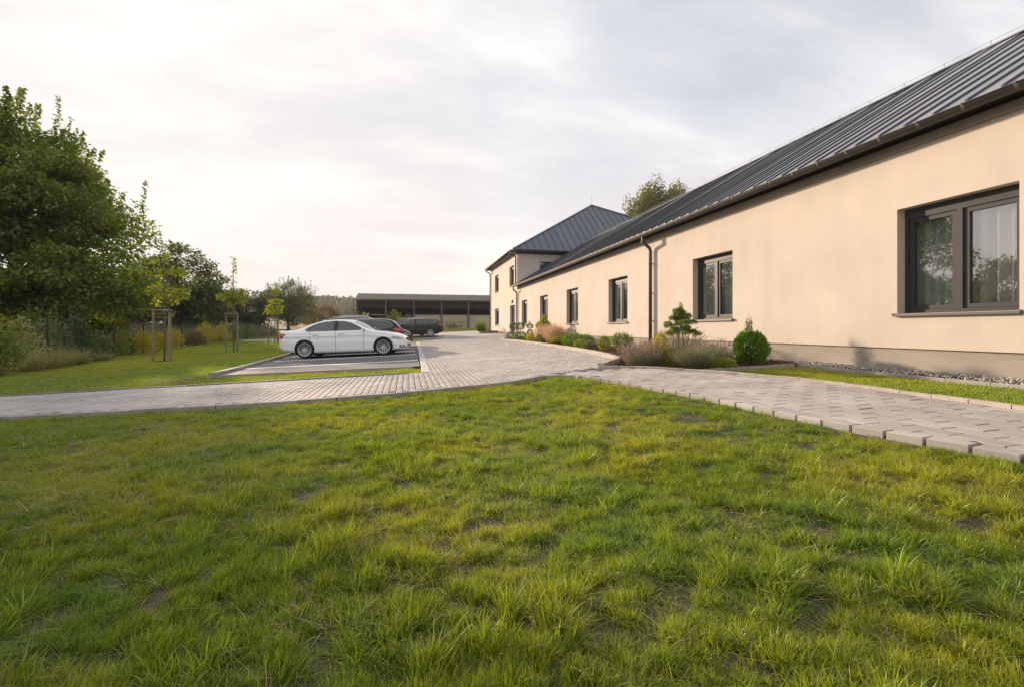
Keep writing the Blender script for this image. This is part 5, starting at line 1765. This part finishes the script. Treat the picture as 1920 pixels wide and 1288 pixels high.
# fallen leaves on the paving and the lawn
rl = np.random.default_rng(400)
n_ = 150
lx_, ly_ = rl.uniform(-9, 5.6, n_), rl.uniform(7.5, 13, n_)
on = inside(drive_poly, lx_, ly_) | inside(foot_poly, lx_, ly_)
lx_, ly_ = lx_[on], ly_[on]
P_ = np.stack([lx_, ly_, g(lx_, ly_) + 0.064], -1)
V_, F_ = leaf_arrays(P_, np.concatenate([rl.normal(0, 1, (len(P_), 2)), np.full((len(P_), 1), 0.05)], 1), np.tile([0.0, 0.0, 1.0], (len(P_), 1)), rl.uniform(0.03, 0.06, len(P_)), rl.uniform(0.02, 0.04, len(P_)), fold=0.15)
tag(link('fallen_leaves', fast_mesh('fallen_leaves', V_, F_, M['rust'], np.repeat(rl.random(len(P_)), 4))), 'a few small dry leaves scattered on the paving', 'leaves', kind='stuff')


# ------------------------------------------------------------------ cars
M['white_paint'] = pm('white_paint', (0.87, 0.875, 0.89), 0.3, coat=1.0, spec=0.5)
M['black_paint'] = pm('black_paint', (0.010, 0.010, 0.014), 0.3, coat=0.35, spec=0.3)
M['plum_paint'] = pm('dark_paint', (0.014, 0.011, 0.018), 0.3, coat=0.35, spec=0.3)
M['trim'] = pm('black_trim', (0.015, 0.015, 0.016), 0.5)
M['chrome'] = pm('chrome', (0.65, 0.65, 0.66), 0.18, metal=1.0)
M['alloy'] = pm('alloy', (0.55, 0.555, 0.57), 0.3, metal=0.75)
M['tyre'] = pm('tyre_rubber', (0.016, 0.016, 0.017), 0.8)
M['disc'] = pm('brake_steel', (0.10, 0.10, 0.10), 0.5)
M['red_lens'] = pm('red_lens', (0.45, 0.016, 0.012), 0.12, coat=1.0)
M['lens'] = pm('clear_lens', (0.34, 0.35, 0.37), 0.08, coat=1.0, spec=0.8)
M['car_glass'] = glassmat('car_glass', 0.13, (0.20, 0.26, 0.30), 3.0, top=0.95)
M['cabin'] = pm('cabin', (0.02, 0.02, 0.022), 0.8)

SEDAN = dict(L=4.80, W=1.86, xr=1.0, xf=3.94, rw=0.335,
    top=[(0, .70), (.03, .93), (.10, 1.055), (.35, 1.08), (.62, 1.095), (.85, 1.18), (1.10, 1.29), (1.42, 1.385), (1.85, 1.435), (2.25, 1.44), (2.6, 1.41), (2.85, 1.345), (3.12, 1.20), (3.42, 1.02), (3.55, .975), (3.95, .925), (4.35, .835), (4.6, .745), (4.74, .64), (4.80, .52)],
    belt=.975, plan=[(0, .70), (.12, .80), (.45, .885), (1.2, .925), (2.6, .93), (3.7, .92), (4.2, .88), (4.55, .78), (4.72, .66), (4.80, .52)],
    roofw=[(0, .70), (.62, .72), (.85, .66), (1.2, .585), (1.6, .565), (2.6, .565), (2.85, .59), (3.12, .64), (3.42, .74), (3.55, .76), (4.8, .62)],
    bot=[(0, .40), (.12, .30), (.6, .22), (1.4, .18), (3.4, .17), (4.3, .19), (4.65, .22), (4.8, .27)],
    dlo=[(1.05, 1.03), (1.0, 1.07), (1.16, 1.17), (1.45, 1.29), (1.75, 1.355), (2.1, 1.375), (2.4, 1.355), (2.7, 1.29), (3.0, 1.13), (3.2, 1.015), (3.15, .995), (1.12, .985)],
    pillar=(2.08, 2.24), wind=(2.84, 3.44), rear=(.86, 1.5), doors=[(1.22, 2.16), (2.16, 3.22)],
    head=[(4.22, .655), (4.32, .715), (4.50, .70), (4.655, .64), (4.66, .60), (4.45, .585), (4.3, .61)],
    fog=[(4.53, .37), (4.60, .39), (4.735, .37), (4.73, .31), (4.62, .27), (4.55, .30)],
    tail=[(-.01, .74), (-.01, .96), (.22, .95), (.31, .92), (.27, .88), (.14, .76)], tz=(.78, .92))
ESTATE = dict(L=4.78, W=1.84, xr=.98, xf=3.86, rw=0.33,
    top=[(0, .66), (.03, .90), (.12, 1.06), (.28, 1.25), (.48, 1.40), (.75, 1.455), (1.3, 1.485), (2.0, 1.495), (2.5, 1.465), (2.8, 1.395), (3.1, 1.24), (3.4, 1.06), (3.52, 1.0), (3.95, .95), (4.35, .86), (4.6, .76), (4.72, .65), (4.78, .52)],
    belt=.985, plan=[(0, .72), (.12, .82), (.45, .885), (1.2, .915), (2.6, .92), (3.7, .91), (4.2, .87), (4.53, .78), (4.7, .66), (4.78, .52)],
    roofw=[(0, .70), (.12, .72), (.3, .66), (.5, .60), (1.2, .575), (2.5, .575), (2.8, .60), (3.1, .65), (3.4, .74), (3.52, .76), (4.78, .62)],
    bot=[(0, .38), (.12, .30), (.6, .23), (1.4, .19), (3.4, .18), (4.3, .20), (4.65, .23), (4.78, .28)],
    dlo=[(.42, 1.10), (.52, 1.26), (.75, 1.345), (1.2, 1.40), (2.0, 1.42), (2.4, 1.395), (2.7, 1.32), (3.0, 1.15), (3.18, 1.03), (3.12, 1.01), (1.2, 1.0), (.6, 1.03)],
    pillar=(2.05, 2.18), wind=(2.78, 3.40), rear=(.13, .46), doors=[(1.18, 2.12), (2.12, 3.18)],
    head=[(4.18, .68), (4.3, .74), (4.5, .72), (4.64, .65), (4.64, .60), (4.42, .60), (4.26, .63)],
    fog=[(4.5, .38), (4.58, .40), (4.70, .37), (4.70, .31), (4.6, .28), (4.52, .31)],
    tail=[(.02, .86), (.08, 1.0), (.22, 1.03), (.42, .99), (.34, .90), (.08, .80)], tz=(.8, 1.0))


def scaled(c, kz):
    d = dict(c)
    for k in ('top', 'dlo'):
        d[k] = [(x, z if z < .7 else .7 + (z - .7) * kz) for x, z in c[k]]
    d['belt'] = .7 + (c['belt'] - .7) * kz
    return d


def interp(tab, x):
    return float(np.interp(x, [t[0] for t in tab], [t[1] for t in tab]))


def sm(tab, x, w=0.05):
    return (interp(tab, x - w) + 2 * interp(tab, x) + interp(tab, x + w)) / 4


def in_poly(poly, x, z):
    r_ = False
    n_ = len(poly)
    for i in range(n_):
        x1, z1 = poly[i]; x2, z2 = poly[(i + 1) % n_]
        if (z1 > z) != (z2 > z) and x < (x2 - x1) * (z - z1) / (z2 - z1) + x1: r_ = not r_
    return r_


WHEEL = {}


def wheel_meshes(r, spokes):
    key = (r, spokes)
    if key in WHEEL: return WHEEL[key]
    w = 0.215
    rr = r * 0.725
    mb = MB()
    mb.lathe([(rr, -w / 2 + .01), (r * 0.93, -w / 2), (r * 0.985, -w / 2 + 0.025), (r, -w / 2 + 0.06), (r, w / 2 - 0.06), (r * 0.985, w / 2 - 0.025), (r * 0.93, w / 2), (rr, w / 2 - .01), (rr, -w / 2 + .01)], 44, axis='y')
    ty = mb.mesh('wheel', M['tyre'], True)
    mb = MB()
    y = -w / 2 + 0.018
    mb.lathe([(rr + 0.004, y - 0.012), (rr - 0.022, y - 0.006), (rr - 0.03, y + 0.03), (rr - 0.035, w / 2)], 44, axis='y')
    for k in range(spokes):
        a = 2 * PI * k / spokes
        for da in ((-0.07, 0.07) if spokes <= 6 else (0.0,)):
            c, s = math.cos(a + da), math.sin(a + da)
            h0, h1 = (0.012, 0.0085) if spokes > 6 else (0.022, 0.017)
            vs = []
            for q, hw, yy in ((0.04, h0 * .8, y + 0.022), (rr - 0.016, h1 * 1.25, y + 0.002)):
                for sx in (-1, 1):
                    vs += [(c * q - s * hw * sx, yy, s * q + c * hw * sx), (c * q - s * hw * sx, yy + 0.03, s * q + c * hw * sx)]
            mb.add(vs, [(0, 2, 6, 4), (1, 5, 7, 3), (0, 4, 5, 1), (2, 3, 7, 6), (4, 6, 7, 5), (0, 1, 3, 2)])
    mb.lathe([(0.001, y + 0.004), (0.05, y + 0.006), (0.062, y + 0.03)], 20, axis='y')
    rim = mb.mesh('rim', M['alloy'])
    mb = MB()
    mb.lathe([(0.001, y + 0.07), (0.15, y + 0.07), (0.155, y + 0.10)], 28, axis='y')
    disc = mb.mesh('brake_disc', M['disc'])
    mb = MB()
    mb.lathe([(0.001, y + 0.11), (rr - 0.03, y + 0.11)], 28, axis='y')
    back = mb.mesh('hub_back', M['trim'])
    WHEEL[key] = (ty, rim, disc, back)
    return WHEEL[key]


def car(name, label, x, y, yaw, spec, paint, spokes=12, nose=+1, group=None, z=None, rails=False, tint=None):
    """spec profile runs rear (0) to nose (L); the thing's origin is the middle of the car on the ground"""
    L_, xr, xf, rw = spec['L'], spec['xr'], spec['xf'], spec['rw']
    t = thing(name, label, 'car', (x, y, gz(x, y) + 0.048 if z is None else z), yaw if nose > 0 else yaw + PI, group)
    t.scale = (0.92, 0.92, 0.92)
    c, s = math.cos(yaw), math.sin(yaw)
    slope = (gz(x + c, y + s) - gz(x - c, y - s)) / 2
    t.rotation_euler = (0, -math.atan(slope) * nose, t.rotation_euler.z)
    # stations: fine everywhere, with narrow strips at the shut lines
    xs = set(np.linspace(0, L_, 150).round(4))
    for a, b in spec['doors']:
        for q in (a, b): xs |= {round(q - 0.006, 4), round(q + 0.006, 4)}
    for p in spec['pillar']: xs.add(round(p, 4))
    xs = sorted(xs)
    nj = 44
    half = []
    for q in xs:
        zt, zb = sm(spec['top'], q), sm(spec['bot'], q)
        w, wr = sm(spec['plan'], q), min(sm(spec['roofw'], q), sm(spec['plan'], q) - .03)
        belt = min(spec['belt'] + 0.02 * (2.2 - q) / 2.2 * 0.4, zt - .055)
        has = max(0.0, min(1.0, (zt - belt - .055) / .12))
        roofz = zt - .055 if has >= 1 else zt - .055 * has - .02 * (1 - has)
        wb = w * .955 - .02
        span = belt - zb
        pts = [(w * .86, zb), (w * .955, zb + .035), (w * .985, zb + span * .16), (w * .985, zb + span * .24), (w * 1.0, zb + span * .5), (w * .984, zb + span * .72), (w * .998, zb + span * .80), (w * .970, zb + span * .85),
               (w * .968, zb + span * .93), (wb + .012, belt), (wb, belt + .012 * has + .002), ((wb * .45 + wr * .55) + .02, belt + (roofz - belt) * .55), (wr + .012, roofz), (wr - .05, zt - .018 - .012 * has), (wr * .55, zt - .004), (0.0, zt + .004)]
        half.append(pts)
    kn = len(half[0])
    # denser across the glass band
    subs = [1, 2, 2, 3, 3, 3, 2, 2, 2, 1, 6, 6, 2, 4, 4]
    ring = []
    for pts in half:
        rr = []
        for i in range(kn - 1):
            for u in range(subs[i]):
                f = u / subs[i]
                rr.append((pts[i][0] * (1 - f) + pts[i + 1][0] * f, pts[i][1] * (1 - f) + pts[i + 1][1] * f))
        rr.append(pts[-1])
        ring.append(rr)
    jb = sum(subs[:10]); jr = sum(subs[:12]); nr = len(ring[0])
    V = {}
    groups = {}

    def put(nm, quad):
        groups.setdefault(nm, []).append(quad)
    nx = len(xs)
    P = lambda i, j, sd: (xs[i] - L_ / 2, sd * ring[i][j][0], ring[i][j][1])
    for i in range(nx - 1):
        xm = (xs[i] + xs[i + 1]) / 2
        shut = any(abs(xm - q) < 0.0061 for d in spec['doors'] for q in d)
        for j in range(nr - 1):
            zm = (ring[i][j][1] + ring[i][j + 1][1]) / 2
            for sd in (-1, 1):
                nm = 'body'
                if j < jb and (math.hypot(xm - xr, zm - rw) < rw + .055 or math.hypot(xm - xf, zm - rw) < rw + .055) and zm < .80: continue
                if j >= jb and j < jr and in_poly(spec['dlo'], xm, zm):
                    nm = 'door_pillar' if spec['pillar'][0] < xm < spec['pillar'][1] else 'side_window%d' % (xm > spec['pillar'][1])
                elif j >= jr + 1 and spec['wind'][0] < xm < spec['wind'][1]: nm = 'windscreen'
                elif j >= jr + 1 and spec['rear'][0] < xm < spec['rear'][1]: nm = 'rear_window'
                elif j < jb:
                    if in_poly(spec['head'], xm, zm): nm = 'headlight'
                    elif in_poly(spec['tail'], xm, zm): nm = 'tail_light'
                    elif in_poly(spec['fog'], xm, zm): nm = 'fog_light'
                    elif shut and zm > .27: nm = 'shut_line%d' % sum(xm > q - .01 for d in spec['doors'] for q in d)
                    elif any(a < xm < b for a, b in spec['doors']) and zm > .27:
                        if not (math.hypot(xm - xr, zm - rw) < rw + .12): nm = 'door_%d' % (0 if xm < spec['doors'][0][1] else 1)
                    elif abs(zm - .255) < .016 and xr + .45 < xm < xf - .4: nm = 'sill_strip'
                key = nm if nm in ('body', 'windscreen', 'rear_window') else nm + ('L' if sd < 0 else 'R')
                q = [(i, j, sd), (i + 1, j, sd), (i + 1, j + 1, sd), (i, j + 1, sd)]
                if sd > 0: q.reverse()
                put(key, q)
    mats = dict(body=paint, door_0=paint, door_1=paint, side_window=M['car_glass'], windscreen=M['car_glass'], rear_window=M['car_glass'], door_pillar=M['trim'], shut_line=M['trim'], sill_strip=M['trim'], headlight=M['lens'], tail_light=M['red_lens'], fog_light=M['trim'])
    parts = {}
    for key, quads in groups.items():
        base = key if key in ('body', 'windscreen', 'rear_window') else key.rstrip('LR')
        if base[:4] in ('side', 'shut'): base = base.rstrip('0123456789')
        nm = {'door_0': 'door', 'door_1': 'door'}.get(base, base)
        idx, vs, fs = {}, [], []
        for q in quads:
            f = []
            for k in q:
                kk = (k[0], k[1], 0 if k[1] == nr - 1 else k[2])
                if kk not in idx:
                    idx[kk] = len(vs); vs.append(P(*k))
                f.append(idx[kk])
            fs.append(tuple(f))
        if base == 'body':
            # close nose and tail
            for i, rev in ((0, False), (nx - 1, True)):
                loop = [(i, j, -1) for j in range(nr)] + [(i, j, 1) for j in range(nr - 2, -1, -1)]
                f = []
                for k in loop:
                    kk = (k[0], k[1], 0 if k[1] == nr - 1 else k[2])
                    if kk not in idx:
                        idx[kk] = len(vs); vs.append(P(*k))
                    f.append(idx[kk])
                fs.append(tuple(f if not rev else f[::-1]))
        mb = MB(); mb.add(vs, fs)
        parts[key] = mb.build(nm, mats[base], t, smooth=True)
    # handles on the doors, mirrors, arches, underside, wheels
    for di, (a, b) in enumerate(spec['doors']):
        for sd, tagc in ((-1, 'L'), (1, 'R')):
            d_ = parts.get('door_%d%s' % (di, tagc))
            if d_:
                hx = a + 0.20 - L_ / 2
                yy = sd * (interp(spec['plan'], a + .2) * .985 + .012)
                mb = MB(); mb.tube([(hx - .10, yy - sd * .012, .855), (hx - .05, yy + sd * .012, .86), (hx + .07, yy + sd * .012, .86), (hx + .11, yy - sd * .012, .855)], .013, 8)
                mb.build('handle', paint if di == 9 else M['chrome'] if paint is not M['white_paint'] else M['alloy'], d_, smooth=True)
    for sd in (-1, 1):
        mx_, my_, mz_ = spec['wind'][1] - .22 - L_ / 2, sd * (interp(spec['plan'], 3.2) + .05), spec['belt'] + .055
        mb = MB()
        vs = [(mx_ + a * .095 + .02 * (1 - abs(b)), my_ + b * .085, mz_ + c_ * .065) for a, b, c_ in ico_v]
        mb.add(vs, ico_f)
        o = mb.build('mirror', paint, t, smooth=True)
        sub = o.modifiers.new('smooth', 'SUBSURF'); sub.levels = 2; sub.render_levels = 2
        mb = MB(); mb.tube([(mx_ + .05, my_ - sd * .14, mz_ - .07), (mx_ + .02, my_ - sd * .03, mz_ - .04)], [.03, .02], 6)
        mb.build('mirror_foot', M['trim'], o)
        for wx in (xr, xf):
            yy = sd * (interp(spec['plan'], wx) * .985)
            ra = rw + .05
            pts = [(wx - L_ / 2 + ra * math.cos(a), yy, rw + ra * math.sin(a)) for a in np.linspace(-0.35, PI + 0.35, 30)]
            mb = MB(); mb.tube(pts, .014, 6)
            mb.build('wheel_arch', paint, t, smooth=True)
            mb = MB()
            vs, fs = [], []
            aa = np.linspace(-0.5, PI + 0.5, 24)
            for a in aa:
                for q in (yy - sd * .005, sd * .5): vs.append((wx - L_ / 2 + (ra + .01) * math.cos(a), q, rw + (ra + .01) * math.sin(a)))
            fs = [(2 * k, 2 * k + 1, 2 * k + 3, 2 * k + 2) for k in range(23)]
            mb.add(vs, fs); mb.build('wheel_well', M['trim'], t)
            w_ = link('wheel', wheel_meshes(rw, spokes)[0], t)
            w_.location = (wx - L_ / 2, sd * (interp(spec['plan'], wx) * .985 - .105), rw)
            w_.rotation_euler = (0, random.uniform(0, 1), 0 if sd < 0 else PI)
            for nm, k in (('rim', 1), ('brake_disc', 2), ('hub_back', 3)): link(nm, wheel_meshes(rw, spokes)[k], w_)
    mb = MB()
    mb.box(.35 - L_ / 2, L_ / 2 - .3, -.52, .52, .19, .60); mb.box(xr + .5 - L_ / 2, xf - .5 - L_ / 2, -.80, .80, .19, .55)
    mb.build('underbody', M['trim'], t)
    # seats and dashboard seen through the glass
    mb = MB()
    for sx in (1.55, 2.55):
        for sy in (-.38, .38):
            mb.box(sx - .05 - L_ / 2, sx + .45 - L_ / 2, sy - .24, sy + .24, .5, .72)
            mb.box(sx - .12 - L_ / 2, sx + .02 - L_ / 2, sy - .22, sy + .22, .6, 1.12)
            mb.box(sx - .10 - L_ / 2, sx - .01 - L_ / 2, sy - .12, sy + .12, 1.14, 1.27)
    mb.box(3.05 - L_ / 2, 3.4 - L_ / 2, -.7, .7, .6, .94)
    mb.build('cabin', M['cabin'], t)
    # grille, bumper intake, plate, lamps, antenna
    xn = L_ / 2
    mb = MB()
    for sd in (-1, 1):
        mb.box(xn - .06, xn + .012, min(sd * .04, sd * .30), max(sd * .04, sd * .30), .50, .64)
    mb.build('grille', M['trim'], t)
    mb = MB(); mb.box(xn - .10, xn + .006, -.45, .45, .30, .40); mb.build('air_intake', M['trim'], t)
    mb = MB(); mb.box(-xn - .012, -xn + .02, -.26, .26, .60, .70); mb.build('number_plate', M['white_line'], t)
    for sd in (-1, 1):
        mb = MB(); yy = sd * (interp(spec['plan'], 4.63) * .99)
        mb.lathe([(.001, -.012), (.04, -.008), (.045, .01)], 14, (4.62 - L_ / 2, yy - .004, .325), 'y'); mb.build('fog_lamp', M['chrome'], t, smooth=True)
    xa = spec['rear'][1] + .05
    mb = MB(); zt = interp(spec['top'], xa)
    mb.add([(xa - L_ / 2 - .09, -.02, zt), (xa - L_ / 2 + .09, 0, zt), (xa - L_ / 2 - .09, .02, zt), (xa - L_ / 2 - .06, 0, zt + .055), (xa - L_ / 2 - .09, 0, zt + .055)], [(0, 1, 3, 4), (1, 2, 4, 3), (0, 4, 2)])
    mb.build('antenna', paint, t)
    if rails:
        for sd in (-1, 1):
            pts = []
            for q in np.linspace(.75, 2.55, 12):
                pts.append((q - L_ / 2, sd * (sm(spec['roofw'], q) - .03), sm(spec['top'], q) + (.045 if .8 < q < 2.5 else -.02)))
            mb = MB(); mb.tube(pts, .016, 8); mb.build('roof_rail', M['chrome'], t, smooth=True)
    # bright line round the side glass
    for sd in (-1, 1):
        pts = []
        for (px_, pz_) in spec['dlo'] + [spec['dlo'][0]]:
            belt = spec['belt']; zt = sm(spec['top'], px_) - .055
            w = sm(spec['plan'], px_) * .955 - .02; wr = sm(spec['roofw'], px_)
            f = min(1, max(0, (pz_ - belt) / max(zt - belt, .02)))
            yy = (w * (1 - f / .55) + (w * .45 + wr * .55 + .02) * f / .55) if f < .55 else ((w * .45 + wr * .55 + .02) * (1 - (f - .55) / .45) + (wr + .012) * (f - .55) / .45)
            pts.append((px_ - L_ / 2, sd * (yy + .003), pz_))
        mb = MB(); mb.tube(pts, .008, 5, cap=False); mb.build('window_trim', M['trim'] if paint is M['white_paint'] else M['chrome'], t)
    return t


WYAW = R(-8)
_c, _s = math.cos(WYAW), math.sin(WYAW)
# rear axle contact (-3.64, 18.47), front (-0.74, 18.05) on the near side; car centre from these
ccx = (-3.47 - 0.70) / 2 + 0.065 * _c + 0.83 * _s
ccy = (17.62 + 17.21) / 2 + 0.83
car('white_car', 'white four-door saloon parked side-on with its nose to the right, nearest of the cars', ccx, ccy, WYAW, SEDAN, M['white_paint'], 14)
tz = gz(ccx, ccy)
car('estate_car', 'dark estate car behind the white saloon, red tail light at its right end', -2.35, 20.9, R(-3), ESTATE, M['plum_paint'], 10, nose=-1)
car('suv', 'black high-roofed car facing right, behind the dark estate', -1.95, 23.8, R(-3), scaled(ESTATE, 1.2), M['black_paint'], 10, nose=1, rails=True)
car('estate_car', 'black estate car parked apart at right with its tail to the driveway', 0.35, 35.4, R(-3), ESTATE, M['black_paint'], 5, nose=-1, z=gz(0.8, 35.4) + 0.066)
car('estate_car', 'dark car mostly hidden behind the far black estate, only its roof showing', -0.2, 38.2, R(-3), scaled(ESTATE, 1.05), M['plum_paint'], 5, nose=-1, z=gz(0.2, 38.2) + 0.066)
